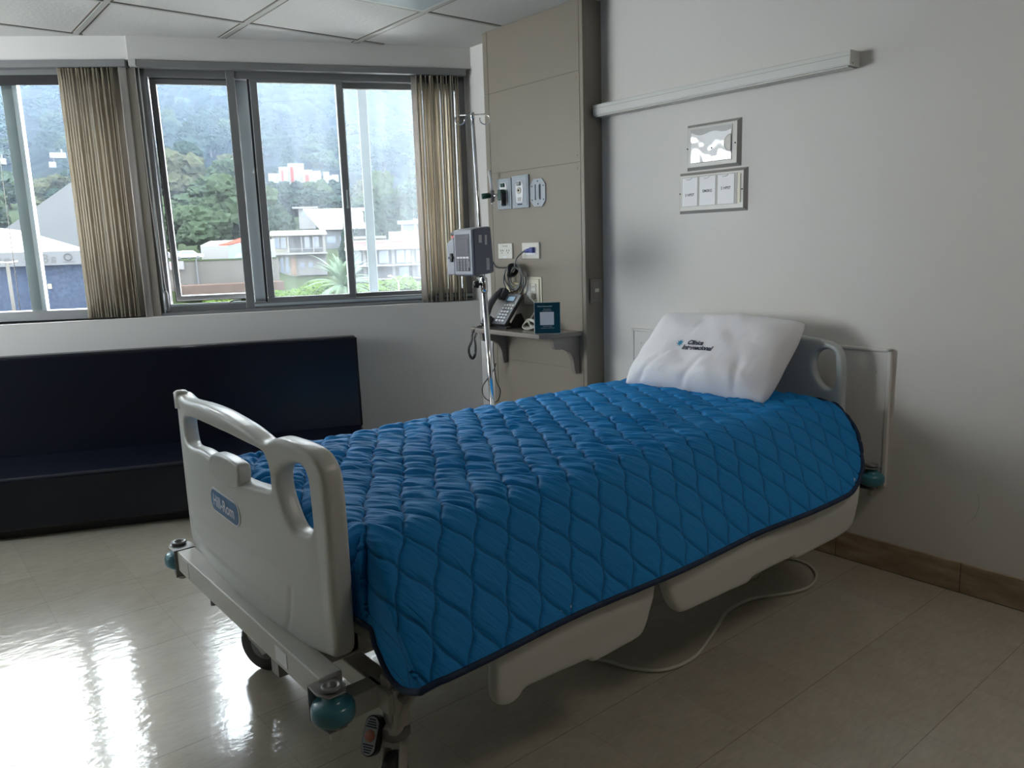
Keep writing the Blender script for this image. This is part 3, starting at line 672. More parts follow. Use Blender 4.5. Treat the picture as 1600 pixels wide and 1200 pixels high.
# tabletop sign
CT=Matrix.Translation((2.487,2.750,Zs))@Matrix.Rotation(R(48.5),4,'Z')   # local x = outward normal is -x... face along -x
t=empty('tabletop_sign',(2.485,2.748,Zs),'dark teal upright information card standing at the right end of the shelf','sign')
q=MB(CT); q.box((-.001,-.062,.0),(.002,.062,.150)); q.build('acrylic_back',M['foil'],t)
q=MB(CT); q.box((-.0025,-.060,.002),(-.001,.060,.148)); q.build('card',M['card'],t)
q=MB(CT); q.box((-.0032,-.031,.042),(-.0025,.035,.104)); q.build('pale_square',M['paper'],t)
def cardtext(s,size,y,z,bold=0):
    me=text_mesh(s,size,bold=bold); mm=CT; map_mesh(me,lambda c:mm@Vector((-.0032,y-c.x,z+c.y))); obj_from(me,'lettering',M['letter_white'],t)
cardtext('Clinica Internacional',.0085,.012,.131,.0001); cardtext('Bienvenido',.0075,0,.117); cardtext('Su satisfaccion',.0075,0,.110)
cardtext('Escanea el codigo QR'.replace(' QR',''),.006,0,.036); cardtext('y comparte tu experiencia',.006,0,.028)
# white charger cord on the shelf
t=empty('white_extension_cord',(2.56,2.93,Zs),'bundled white extension cord lying on the shelf behind the card','cord')
q=MB()
for k in range(7):
    a=.035+.006*(k%4); pth=[]
    for i in range(24):
        th=2*PI*i/24; pth.append((2.56+.018*math.sin(th+.4*k)+.004*k-.012, 2.955+a*1.3*math.cos(th), Zs+.022+.018*math.sin(th)+.002*k))
    q.tube(pth,.0035,7,closed=True)
q.tube(catmull([(2.545,2.90,Zs+.006),(2.55,2.955,Zs+.03),(2.575,2.975,Zs+.05),(2.6,2.965,Zs+.09),(2.625,2.992,.93),(XC-.04,3.028,.96)],6,False),.0036,7); q.build('cable',M['white_cable'],t)
q=MB(); q.box((XC-.046,3.018,.955),(XC-.019,3.04,.985)); q.build('plug',M['white_cable'],t,bevel=.004)
q=MB(Matrix.Translation((2.54,2.885,Zs+.001))@Matrix.Rotation(R(40),4,'Z')); q.box((-.028,-.012,0),(.028,.012,.02)); q.build('socket_end',M['white_cable'],t,bevel=.004)

# ------------------------------------------------------------------ IV pole with pump
ptop=Vector((2.177,2.869,1.806)); pbot=Vector((2.220,2.833,.06))
def pp(z): t_=(z-pbot.z)/(ptop.z-pbot.z); return pbot.lerp(ptop,t_)
t=empty('iv_pole',(2.22,2.833,0),'chrome IV pole with two hook loops standing behind the bed','iv pole')
q=MB(); q.tube([pp(.06),pp(1.06)],.0125,16); q.build('lower_tube',M['chrome'],t)
q=MB(); q.tube([pp(1.03),pp(1.806)],.0075,14); q.build('upper_tube',M['chrome'],t)
q=MB(); q.tube([pp(1.02),pp(1.03),pp(1.085),pp(1.09)],[.013,.016,.016,.012],16); q.build('collar',M['chrome'],t)
k0=pp(1.06); q=MB(); q.tube([k0,k0+Vector((-.02,.012,0)),k0+Vector((-.022,.013,0)),k0+Vector((-.042,.024,0))],[.006,.006,.018,.014],14); q.build('knob',M['black'],t)
hd=(Vector((2.225,2.829,0))-Vector((2.114,2.921,0))).normalized()
def hk(sgn):
    c=ptop+hd*sgn*.0; P=[ptop+Vector((0,0,-.004)),ptop+hd*sgn*.055+Vector((0,0,-.003))]
    cc=ptop+hd*sgn*.055+Vector((0,0,-.026)); side=Vector((-hd.y,hd.x,0))
    for a in range(0,300,20):
        an=R(90-a); P.append(cc+hd*sgn*.022*math.cos(an)+Vector((0,0,.023*math.sin(an)))+side*.03*(a/300)*-1)
    return P
for s_ in (-1,1):
    q=MB(); q.tube(hk(s_),.0028,8); q.build('hook',M['chrome'],t)
q=MB(); q.tube([pp(1.785),pp(1.812)],.009,12); q.build('cap',M['chrome'],t)
for k in range(5):
    a=2*PI*k/5+.5; e=pbot+Vector((math.cos(a)*.26,math.sin(a)*.22,.0)); e.z=.055
    q=MB(); q.tube([Vector((pbot.x,pbot.y,.09)),e],[.013,.010],10); lg=q.build('leg',M['chrome'],t)
    q=MB(); q.lathe([(.024,-.009),(.024,.009)],(e.x,e.y,.026),Matrix.Rotation(PI/2,4,'X'),16); q.tube([e,Vector((e.x,e.y,.03))],.005,8); q.build('castor',M['rubber'],lg)
# pump box
pc=pp(1.2); ang=math.degrees(math.atan2(2.816-2.865,2.106-2.047))   # along the front face
PF=Matrix.Translation((2.036,2.722,1.109))@Matrix.Rotation(R(-84.3),4,'Z')@Matrix.Diagonal((1.6,1.1,.945,1))  # local x: right along front, y: to the back
t=empty('infusion_pump',(2.14,2.83,1.10),'grey infusion pump with keypad clamped to the IV pole','infusion pump')
q=MB(PF); q.box((-.074,0,.0),(0,.012,.205)); q.build('front_panel',M['pump_light'],t,bevel=.006,seg=3)
q=MB(PF); sd=[(0,.010,-.006),(0,.010,.208),(0,.09,.218),(0,.104,.215),(0,.115,.01),(0,.10,.004)]; q.prism([(x-.070,y,z) for x,y,z in sd],(.072,0,0)); q.build('housing',M['pump'],t,bevel=.006,seg=3)
q=MB(PF); q.box((-.066,-.002,.018),(-.009,.001,.185)); q.build('keypad_overlay',M['screen'],t,bevel=.002)
q=MB(PF); q.box((-.058,-.0035,.088),(-.013,-.001,.165)); q.build('display',M['screen'],t,bevel=.001)
q=MB(PF)
for i in range(4):
    for j in range(4): q.box((-.059+.0125*j,-.004,.022+.013*i),(-.050+.0125*j,-.0015,.032+.013*i))
q.build('keys',M['phone_grey'],t,bevel=.0008)
q=MB(PF)
for j in range(4): q.box((-.060+.0125*j,-.004,.076),(-.050+.0125*j,-.0015,.084))
q.box((-.012,-.004,.035),(-.0105,-.0015,.062)); q.build('function_keys',M['letter_white'],t,bevel=.0008)
q=MB(PF); q.prism([(-.115,.012,.0),(-.077,.004,.0),(-.077,.004,.17),(-.085,.008,.17),(-.115,.014,.145)],(0,.05,0)); q.build('cassette_door',M['pump_light'],t,bevel=.005)
q=MB(PF); q.box((-.092,-.002,.06),(-.083,.012,.10)); q.box((-.097,-.004,.074),(-.080,.008,.085)); q.build('door_latch',M['black'],t,bevel=.002)
q=MB(PF); q.box((-.09,.01,.165),(-.074,.03,.182)); q.build('red_clip',M['red'],t,bevel=.002)
q=MB(PF); q.box((-.092,.008,.182),(-.072,.04,.197)); q.build('tube_guide',M['darkgrey'],t,bevel=.003)
q=MB(PF)
q.box((.0015,.035,.145),(.003,.05,.18)); q.box((.0015,.068,.135),(.003,.078,.18)); q.box((.0015,.072,.02),(.003,.088,.075)); q.build('side_sticker',M['acrylic'],t)
q=MB(PF); q.box((-.012,.03,-.012),(.002,.05,-.004)); q.build('foot',M['darkgrey'],t)
q=MB(PF); q.box((-.095,.08,.05),(-.075,.14,.12)); q.build('pole_clamp',M['darkgrey'],t,bevel=.003)
# pump power cord
t=empty('pump_power_cord',(2.62,3.14,1.05),'grey pump power cord coiled with black strap, with clear blue plug','cord')
st=PF@Vector((-.0,.11,.055))
q=MB()
q.tube(catmull([st,(2.35,2.95,1.13),(2.52,3.10,1.118),(2.60,3.18,1.118),(2.61,3.12,1.115),(2.615,3.10,1.115)],6,False),.0042,8)
q.tube(catmull([(2.61,3.13,1.12),(2.615,3.12,1.16),(2.63,3.10,1.185),(2.64,3.085,1.197),(2.645,3.07,1.20)],6,False),.0042,8)
for k in range(6):
    rr=.046+.010*(k%3)+.003*k; pth=[]; oy=.006*math.sin(k*2.1); oz=.010*math.cos(k*1.7)
    for i in range(28):
        th=2*PI*i/28; pth.append((2.632+.006*math.sin(th*2+k)-.004*k+.006, 3.152+oy+rr*.98*math.cos(th), 1.058+oz+rr*1.02*math.sin(th)))
    q.tube(pth,.0042,8,closed=True)
q.build('cable',M['grey_cable'],t)
q=MB(); q.tube(catmull([(2.60,3.155,1.125),(2.598,3.16,1.10),(2.60,3.165,1.075),(2.64,3.16,1.085),(2.645,3.155,1.12)],4,True),.011,8,closed=True); q.build('strap',M['black'],t)
q=MB(); q.tube([(2.648,3.095,1.196),(2.648,3.07,1.199),(2.650,3.045,1.202),(2.652,3.025,1.203)],[.006,.011,.012,.013],12); q.box((2.636,3.018,1.188),(2.657,3.042,1.216)); q.build('plug',M['blue_plug'],t,bevel=.003)

exec_parts=True
# ------------------------------------------------------------------ hospital bed
bed=empty('hospital_bed',(1.65,1.86,0),'white hospital bed with moulded end boards, teal bumpers and lowered side rails','bed')
def board(name,outline,holes,half,m,place,bev=.012,vox=.006):
    me=shape2d(name,[outline]+holes,half,bev,3)
    o=obj_from(me,name,m)
    r_=o.modifiers.new('r','REMESH'); r_.mode='VOXEL'; r_.voxel_size=vox; r_.use_smooth_shade=True
    s_=o.modifiers.new('s','SMOOTH'); s_.iterations=5; s_.factor=.5
    me=apply_mods(o); co_=np.empty(len(me.vertices)*3); me.vertices.foreach_get('co',co_); co_=co_.reshape(-1,3)
    co_=place(co_); me.vertices.foreach_set('co',co_.ravel()); me.update()
    me.materials.clear(); me.materials.append(m)
    for p in me.polygons: p.use_smooth=True
    setpar(o,bed); return o
def cm2(P,n=6): return [tuple(p)[:2] for p in catmull([(a,b2,0) for a,b2 in P],n,True)]
FY=1.889
# outline in (y,z)
fo=[(2.387,.80),(2.375,.835),(2.33,.842),(2.25,.838),(2.145,.846),(2.03,.855),(1.91,.857),(1.83,.853),(1.747,.845),(1.69,.834),(1.655,.827),(1.625,.829),(1.584,.845),(1.53,.847),(1.477,.845),(1.429,.835),(1.40,.805),(1.391,.76),(1.389,.65),(1.390,.52),(1.393,.43),(1.403,.402),(1.436,.392),(1.492,.382),(1.578,.366),(1.673,.352),(1.80,.345),(1.92,.343),(2.10,.345),(2.25,.352),(2.34,.372),(2.38,.40),(2.388,.48),(2.389,.62),(2.389,.73)]
h1=[(2.308,.765),(2.27,.783),(2.165,.795),(2.05,.803),(1.924,.807),(1.84,.808),(1.755,.805),(1.669,.801),(1.645,.785),(1.635,.763),(1.633,.735),(1.640,.716),(1.704,.709),(1.799,.702),(1.87,.703),(1.952,.710),(2.04,.716),(2.124,.716),(2.22,.704),(2.285,.702),(2.305,.725)]
h2=[(1.544,.792),(1.520,.800),(1.495,.801),(1.475,.793),(1.466,.775),(1.463,.74),(1.461,.700),(1.462,.672),(1.475,.655),(1.505,.648),(1.530,.648),(1.552,.658),(1.575,.690),(1.592,.725),(1.592,.757),(1.575,.780)]
def bowx(y,c=FY-.05,x0=.63,k=.03): return x0+k*((y-(1.835))/.47)**2
def seg_d(P,a,b2):
    a=np.array(a);b2=np.array(b2);d=b2-a; t_=np.clip(((P-a)@d)/(d@d),0,1); return np.linalg.norm(P-(a+t_[:,None]*d),axis=1)
def poly_d(P,pl):
    return np.min([seg_d(P,pl[i],pl[i+1]) for i in range(len(pl)-1)],axis=0)
def place_foot(co_):
    y=co_[:,0].copy(); z=co_[:,1].copy(); th=-co_[:,2]   # th -half front .. +half back
    P=np.stack([y,z],1); front=th<-.010
    g=np.zeros(len(y))
    g1=[tuple(p)[:2] for p in catmull([(2.35,.60,0),(2.346,.485,0),(2.316,.448,0),(2.251,.432,0),(2.04,.438,0),(1.842,.441,0),(1.693,.433,0)],6,False)]
    g2=[tuple(p)[:2] for p in catmull([(2.31,.505,0),(1.956,.535,0),(1.741,.538,0),(1.60,.528,0)],6,False)]
    g3=[tuple(p)[:2] for p in catmull([(1.69,.362,0),(1.64,.375,0),(1.60,.41,0),(1.575,.50,0)],6,False)]
    d1=poly_d(P,g1); d2=poly_d(P,g2); d3=poly_d(P,g3)
    g+= .0045*np.exp(-(d1/.006)**2)
    # soft step along g2: panel below sits a touch proud
    g+= .002*np.exp(-(d2/.010)**2)+.003*np.exp(-(d3/.008)**2)
    # hand hold rims raised, top rail rolled forward
    rim=np.clip((z-.80)/.03,0,1); g-= .006*rim
    g-= .004*np.clip((1.44-y)/.03,0,1)
    x=.63+.03*((y-1.835)/.47)**2+.022+th+np.where(front,g,0)
    # rounded sides sweep backwards
    return np.stack([x,y,z],1)
board('footboard',cm2(fo,3),[cm2(h1,3),cm2(h2,3)],.022,M['bed_white'],place_foot,.012,.005)
foot=[o for o in bpy.data.objects if o.name=='footboard'][0]
def fx(y): return .63+.03*((y-1.835)/.47)**2
# grip tab in the big hand hold
tp=cm2([(1.985,.722),(1.955,.742),(1.917,.749),(1.85,.752),(1.79,.748),(1.776,.735),(1.780,.712),(1.795,.692),(1.867,.680),(1.94,.678),(1.985,.686)],4)
q=MB(); q.prism([(fx(y)-.012,y,z) for y,z in tp],(.034,0,0)); q.build('grip_tab',M['bed_white'],foot,bevel=.006,seg=3)
bp_=rrect(1.826,.581,2.030,.636,.024)
q=MB(); q.prism([(fx(y)-.0022,y,z) for y,z in rrect(1.821,.576,2.035,.641,.028)],(.003,0,0)); q.build('badge_rim',M['letter_white'],foot)
q=MB(); q.prism([(fx(y)-.0032,y,z) for y,z in bp_],(.003,0,0)); bd=q.build('badge',M['badge_blue'],foot)
me=text_mesh('Hill-Rom',.0435,bold=.0007); map_mesh(me,lambda c:Vector((fx(1.928-c.x)-.0045,1.928-c.x,.609+c.y))); obj_from(me,'badge_lettering',M['letter_white'],foot)
# corner cap at the far top of the board
q=MB(); q.tube([(.672,2.335,.80),(.672,2.335,.845),(.672,2.335,.850)],[.020,.020,.014],16); q.build('corner_cap',M['bed_white'],foot)

# headboard
HO=(1.822)
ho=[(1.372,.60),(1.372,.70),(1.374,.78),(1.385,.82),(1.41,.845),(1.455,.858),(1.526,.864),(1.65,.872),(1.82,.876),(1.99,.872),(2.12,.862),(2.178,.855),(2.231,.832),(2.258,.79),(2.270,.72),(2.272,.60),(2.272,.42),(2.24,.38),(1.82,.37),(1.41,.38),(1.372,.42)]
hh=[(1.453,.822),(1.43,.824),(1.412,.815),(1.406,.79),(1.404,.74),(1.405,.70),(1.413,.685),(1.435,.683),(1.452,.69),(1.475,.715),(1.49,.75),(1.489,.785),(1.475,.81)]
hh3=[(2*HO-y,z) for y,z in hh][::-1]
hm=[(1.515,.80),(1.517,.77),(1.53,.757),(1.60,.75),(1.82,.745),(2.04,.75),(2.115,.757),(2.127,.77),(2.13,.80),(2.10,.817),(1.95,.823),(1.82,.825),(1.69,.823),(1.545,.817)]
def place_head(co_):
    y=co_[:,0];z=co_[:,1];th=co_[:,2]
    return np.stack([2.695-.02*((y-HO)/.45)**2+th,y,z],1)
hb=board('headboard',cm2(ho,3),[cm2(hh,3),cm2(hh3,3)],.02,M['head_grey'],place_head,.012,.006)
# recess shown as a shallow lighter rim around a grip
q=MB(); q.tube([(2.673,y,z) for y,z in cm2(hm,3)],.004,6,closed=True); q.build('recess_rim',M['head_grey'],hb)

# bumper bar across the foot end
q=MB(); q.box((.600,1.372,.330),(.652,2.290,.390)); q.build('bumper_bar',M['bed_metal'],bed,bevel=.004)
bb=[o for o in bpy.data.objects if o.name=='bumper_bar'][0]
q=MB(); q.box((.5985,1.53,.343),(.6,1.59,.378)); q.build('sticker',M['letter_white'],bb)
q=MB(); q.box((.5985,2.19,.335),(.6,2.27,.385)); q.build('label_plate',M['acrylic'],bb)
q=MB()
q.box((.606,1.60,.290),(.645,1.64,.332)); q.lathe([(.009,0),(.009,.035)],(.62,2.06,.30),None,12); q.build('stud',M['alu'],bb)
def roller(x,y,dy,zt,par):
    q=MB(); q.prism([(x-.03,y+.045*dy,zt),(x+.03,y+.045*dy,zt),(x+.032,y-.0*dy,zt),(x+.018,y-.028*dy,zt),(x-.018,y-.028*dy,zt),(x-.032,y,zt)],(0,0,-.004)); q.prism([(x-.03,y+.045*dy,zt-.078),(x+.03,y+.045*dy,zt-.078),(x+.02,y-.02*dy,zt-.078),(x-.02,y-.02*dy,zt-.078)],(0,0,-.004)); q.box((x-.03,y+.043*dy if dy>0 else y-.047,zt-.082),(x+.03,y+.047*dy if dy>0 else y-.043,zt)); p=q.build('bumper_bracket',M['alu'],par,bevel=.0015)
    q=MB(); q.lathe([(.0,.001),(.014,.001),(.021,.004),(.022,.008),(.018,.011),(.012,.009),(.0105,.0),(0,0)],(x,y-.003*dy,zt),None,24); q.build('ring',M['alu'],p)
    q=MB(); q.lathe([(.018,-.004),(.020,-.014),(.022,-.022),(.034,-.024),(.041,-.028),(.044,-.036),(.044,-.053),(.040,-.061),(.032,-.067),(.024,-.071),(.016,-.074)],(x,y-.003*dy,zt),None,32); q.build('bumper_roller',M['teal'],p)
    q=MB(); q.lathe([(.017,-.074),(.017,-.084),(.012,-.086),(.011,-.105),(.009,-.106)],(x,y-.003*dy,zt),None,20); q.build('bolt',M['bed_metal'],p)
roller(.608,1.337,1,.381,bed); roller(.622,2.336,-1,.392,bed)
roller(2.735,1.290,1,.40,bed); roller(2.735,2.37,-1,.40,bed)
q=MB(); q.box((2.70,1.34,.34),(2.76,2.32,.39)); q.build('head_bumper_bar',M['bed_metal'],bed,bevel=.003)

# under-frame
q=MB()
q.box((.66,1.50,.335),(2.70,1.56,.395)); q.box((.66,2.16,.335),(2.70,2.22,.395)); q.box((.70,1.50,.34),(.76,2.2,.39)); q.box((2.4,1.5,.34),(2.46,2.2,.39)); q.box((1.45,1.5,.34),(1.52,2.2,.39))
q.build('deck_frame',M['bed_metal'],bed,bevel=.004)
q=MB()
q.box((.735,1.34,.262),(.785,2.30,.312)); q.box((2.42,1.34,.262),(2.47,2.30,.312)); q.box((.76,1.60,.265),(2.45,1.66,.315)); q.box((.76,2.02,.265),(2.45,2.08,.315))
q.build('base_frame',M['bed_metal'],bed,bevel=.004)
q=MB(); q.box((.748,1.336,.225),(.784,1.348,.318)); q.box((.665,1.385,.262),(.75,1.435,.312)); q.build('frame_end',M['bed_metal'],bed,bevel=.003)
q=MB()
for (x,y) in ((1.2,1.63),(1.2,2.05),(2.0,1.63),(2.0,2.05)): q.box((x-.18,y-.015,.30),(x+.18,y+.015,.345))
q.box((1.3,1.7,.30),(1.9,1.95,.34)); q.build('lift_arm',M['bed_metal'],bed,bevel=.003)
q=MB(); q.box((.74,1.40,.395),(2.62,2.25,.43)); q.build('mattress_deck',M['bed_metal'],bed,bevel=.006)
def caster(x,y,az,pedal):
    T=Matrix.Translation((x,y,0)); 
    q=MB(T); q.box((-.019,-.019,.20),(.019,.019,.335)); c_=q.build('caster_post',M['bed_metal'],bed,bevel=.004)
    q=MB(T); q.lathe([(.020,.225),(.032,.220),(.034,.212),(.034,.196),(.026,.186)],(0,0,0),None,28); q.build('swivel_ring',M['alu'],c_)
    W2=T@Matrix.Rotation(R(az),4,'Z')
    q=MB(W2)
    prof=[(-.028,.190),(.030,.190),(.052,.14),(.062,.085),(.058,.062),(.045,.055),(.030,.075),(.0,.10),(-.024,.16)]
    for yy in (-.022,.016): q.prism([(a,yy,b3) for a,b3 in prof],(0,.006,0))
    q.box((-.026,-.022,.178),(.03,.022,.192)); q.build('fork',M['bed_metal'],c_,bevel=.003)
    q=MB(W2); wx=.046; q.lathe([(.046,-.014),(.077,-.014),(.083,-.010),(.0845,0),(.083,.010),(.077,.014),(.046,.014)],(wx,0,.0845),Matrix.Rotation(PI/2,4,'X'),40); q.build('wheel',M['rubber'],c_)
    q=MB(W2); q.lathe([(.010,-.018),(.040,-.015),(.055,-.012),(.055,.012),(.040,.015),(.010,.018)],(wx,0,.0845),Matrix.Rotation(PI/2,4,'X'),30); q.build('hub',M['grey_cable'],c_)
    if pedal:
        q=MB(); q.tube(catmull([(x+.11,y-.02,.315),(x+.05,y-.028,.305),(x+.012,y-.028,.275),(x-.01,y-.022,.22),(x-.02,y+.0,.215)],5,False),[.014]*21,8); q.build('pedal_arm',M['bed_metal'],c_)
        q=MB(T); q.lathe([(.011,0),(.011,.03),(.009,.032)],(0,-.02,.300),Matrix.Rotation(PI/2,4,'X'),14); q.lathe([(.008,0),(.005,.006)],(-.012,.0,.205),Matrix.Rotation(-PI/2,4,'Y'),12); q.build('pivot_bolt',M['alu'],c_)
        PM=Matrix.Translation((x-.048,y+.012,.205))@Matrix.Rotation(R(28),4,'Z')@Matrix.Rotation(R(-62),4,'Y')
        q=MB(PM); q.prism([(a,b3,-.012) for a,b3 in rrect(-.042,-.019,.042,.019,.0185,6)],(0,0,.024)); pd=q.build('brake_pedal',M['black'],c_,bevel=.003)
        q=MB(PM); q.prism([(a,b3,.0115) for a,b3 in rrect(-.039,-.016,.039,.016,.0155,6)],(0,0,.0018)); q.build('pedal_print',M['gas_plate'],pd)
        q=MB(PM)
        for k in (-1,1):
            for i in range(4):
                xx=k*(.018+.005*i); wv=.013-.0018*i; q.box((xx-.0012,-wv,.0132),(xx+.0012,wv,.0142))
        q.build('pedal_lines',M['navy_ink'],pd)
        q=MB(PM); q.lathe([(.0125,.0132),(.012,.0145)],(0,0,0),None,20); q.build('pedal_dot',M['salmon'],pd)
caster(.765,1.372,222,True); caster(.765,2.20,-60,False); caster(2.44,1.63,20,False); caster(2.44,2.05,20,False)
# lowered side rails
def side_rail(outline,y,dy,win_=None,name='side_rail'):
    me=shape2d('sr',[cm2(outline,4)],.017,.011,3)
    o=obj_from(me,name,M['bed_white'])
    r_=o.modifiers.new('r','REMESH'); r_.mode='VOXEL'; r_.voxel_size=.007; s_=o.modifiers.new('s','SMOOTH'); s_.iterations=4
    me=apply_mods(o); me.materials.clear(); me.materials.append(M['bed_white'])
    for p in me.polygons: p.use_smooth=True
    co_=np.empty(len(me.vertices)*3); me.vertices.foreach_get('co',co_); co_=co_.reshape(-1,3)
    x,z,th=co_[:,0].copy(),co_[:,1].copy(),co_[:,2].copy()
    bulge=.010*np.clip((z-.26)/.10,0,1)**1.5
    yy=y+dy*(-th)*1.0+dy*(-.0)- -dy*(-1)*bulge*0 + (-dy)*(-1)*bulge*(-1)
    me.vertices.foreach_set('co',np.stack([x,yy,z],1).ravel()); me.update(); setpar(o,bed); return o
r1=[(.904,.43),(.905,.40),(.906,.32),(.912,.285),(.93,.268),(.955,.263),(.978,.270),(.992,.284),(1.02,.284),(1.10,.280),(1.185,.276),(1.197,.268),(1.21,.262),(1.30,.264),(1.365,.267),(1.39,.290),(1.402,.33),(1.412,.37),(1.418,.41),(1.41,.435),(1.16,.44),(.92,.44)]
r2=[(1.449,.43),(1.449,.40),(1.460,.365),(1.485,.318),(1.515,.285),(1.55,.273),(1.64,.270),(1.75,.266),(1.835,.264),(1.852,.275),(1.95,.275),(2.06,.274),(2.08,.264),(2.095,.260),(2.20,.262),(2.33,.263),(2.41,.270),(2.435,.30),(2.442,.36),(2.450,.42),(2.44,.45),(2.35,.44),(2.25,.43),(2.0,.43),(1.60,.44),(1.47,.44)]
for ro in (r1,r2):
    side_rail(ro,1.212,1); side_rail(ro,2.455,-1)
q=MB(); q.box((1.84,1.184,.392),(2.02,1.190,.425)); q.build('rail_control_panel',M['gas_plate'],bed,bevel=.002)
q=MB(); q.box((1.36,1.235,.385),(1.54,1.26,.43)); q.box((1.40,1.24,.372),(1.43,1.27,.395)); q.build('rail_link',M['bed_metal'],bed,bevel=.003)
q=MB(); q.box((1.425,1.228,.362),(1.455,1.232,.385)); q.build('tag',M['letter_white'],bed)
q=MB()
for x in (1.1,1.7,2.2):
    q.box((x-.03,1.22,.34),(x+.03,1.50,.36)); q.box((x-.03,2.2,.34),(x+.03,2.44,.36))
q.build('rail_arm',M['bed_metal'],bed,bevel=.003)
# mattress
q=MB(); q.box((.79,1.42,.43),(2.62,2.23,.625)); o=q.build('mattress',M['darkgrey'],None,bevel=.05,seg=5); tag(o,'foam mattress lying on the hospital bed under the blue quilt','mattress')

# ------------------------------------------------------------------ quilt
def smooth_noise(n,shape,scale):
    pass
def vnoise(x,y,seed):
    r_=np.random.default_rng(seed); T_=r_.random((256,256)); xi=np.floor(x).astype(int); yi=np.floor(y).astype(int); fx_=x-xi; fy_=y-yi
    fx_=fx_*fx_*(3-2*fx_); fy_=fy_*fy_*(3-2*fy_)
    g=lambda a,b3:T_[a%256,b3%256]
    return (g(xi,yi)*(1-fx_)+g(xi+1,yi)*fx_)*(1-fy_)+(g(xi,yi+1)*(1-fx_)+g(xi+1,yi+1)*fx_)*fy_
QX0,QX1,QY0,QY1=.765,2.56,1.43,2.21
OF,OH,OS=.185,.095,.36      # overhang foot, head, sides
ZT=.645
nu,nv=620,470
a=np.linspace(QX0-OF-.02,QX1+OH,nu); bb_=np.linspace(QY0-OS,QY1+OS,nv)
# hem corners of the cloth rounded: squeeze the grid near head corners and foot corners
A,B=np.meshgrid(a,bb_,indexing='ij')
cx_=(a[0]+a[-1])/2; cy_=(QY0+QY1)/2; hx=(a[-1]-a[0])/2; hy=(bb_[-1]-bb_[0])/2
u=(A-cx_)/hx; v=(B-cy_)/hy
def roundc(u,v,hx,hy,rc):
    # pull points in corner squares onto a quarter disc
    X=np.abs(u)*hx; Y=np.abs(v)*hy; ex=np.maximum(X-(hx-rc),0)/rc; ey=np.maximum(Y-(hy-rc),0)/rc
    m_=np.maximum(ex,ey); l_=np.hypot(ex,ey); k=np.where(l_>1e-9,m_/np.maximum(l_,1e-9),1)
    X=np.where((ex>0)&(ey>0),hx-rc+ex*k*rc,X); Y=np.where((ex>0)&(ey>0),hy-rc+ey*k*rc,Y)
    return np.sign(u)*X/hx,np.sign(v)*Y/hy
u2,v2=roundc(u,v,hx,hy,.36)
wh=np.clip((u+1)/2*3-1.2,0,1)     # rounding strong at the head end only
u3,v3=roundc(u,v,hx,hy,.04)
u=u2*wh+u3*(1-wh); v=v2*wh+v3*(1-wh)
A=cx_+u*hx; B=cy_+v*hy
def prof(th0,th1,L,n=200,d0=.13):
    d=np.linspace(0,L,n); th=np.interp(d,[0,d0,L],[0,th0,th1]); th=np.radians(th)
    o=np.concatenate([[0],np.cumsum((np.cos(th[1:])+np.cos(th[:-1]))/2*np.diff(d))]); z=np.concatenate([[0],np.cumsum((np.sin(th[1:])+np.sin(th[:-1]))/2*np.diff(d))])
    return d,o,z
ds,os_,zs_=prof(47,60,.6)
df,of_,zf_=prof(85,89,.6,d0=.05)
dh_,oh_,zh_=prof(30,70,.6,d0=.12)
px=np.clip(A,QX0,QX1); py=np.clip(B,QY0,QY1); dx=A-px; dy=B-py
dl=np.hypot(dx,dy)+1e-9; wx=(dx/dl)**2; 
d_eff=np.maximum(np.abs(dx),np.abs(dy))*.55+dl*.45
so_=np.interp(d_eff,ds,os_); sz_=np.interp(d_eff,ds,zs_)
fo_=np.where(dx<0,np.interp(d_eff,df,of_),np.interp(d_eff,dh_,oh_)); fz_=np.where(dx<0,np.interp(d_eff,df,zf_),np.interp(d_eff,dh_,zh_))
out=so_*(1-wx)+fo_*wx; dz=sz_*(1-wx)+fz_*wx
# deep folds where the corner bunches at the foot
phi=np.arctan2(np.abs(dy),np.abs(dx)); corner=np.where((dx<0)&(np.abs(dy)>0),np.sin(2*phi),0)
fold=corner*np.clip(d_eff/.12,0,1)
out=out+fold*(.026*np.sin(phi*9+2.2))-fold*.01
# broad waves of the hanging side and a gentle crown on top
hang=np.clip(np.abs(dy)/.25,0,1)
out+=hang*(1-wx)*(.007*np.sin(A*9+.8)+.006*(vnoise(A*5,B*2,5)-.5))
X=px+np.where(dl>1e-8,dx/dl,0)*out; Y=py+np.where(dl>1e-8,dy/dl,0)*out
crown=.014*(1-((B-cy_)/(.5))**2)
Z=ZT+np.where(dl<1e-6,0,0)-dz+np.clip(crown,-.02,.014)*np.clip(1-dl/.15,0,1)
# subtle unevenness on top
Z+=.006*(vnoise(A*4+3,B*4,9)-.5)
# keep clear of the footboard
# stitched diamonds
sx_,sy_=.098,.155
pa=A/sx_+ (B-QY0)/sy_+.05*np.sin(B*20)+.02; qa=A/sx_-(B-QY0)/sy_+.05*np.sin(B*20+1.5)+.35
pa+=.035*np.sin(2*PI*qa); qa+=.035*np.sin(2*PI*pa)
sp=np.abs(np.sin(PI*pa)); sq=np.abs(np.sin(PI*qa))
top=np.clip(1-(np.abs(dy)/.10),0,1)
smin=np.minimum(sp,sq)
puff=(.0045+.0045*top)*(1-np.exp(-3.2*sp))*(1-np.exp(-3.2*sq))-.0030*np.exp(-(smin/.12)**2)
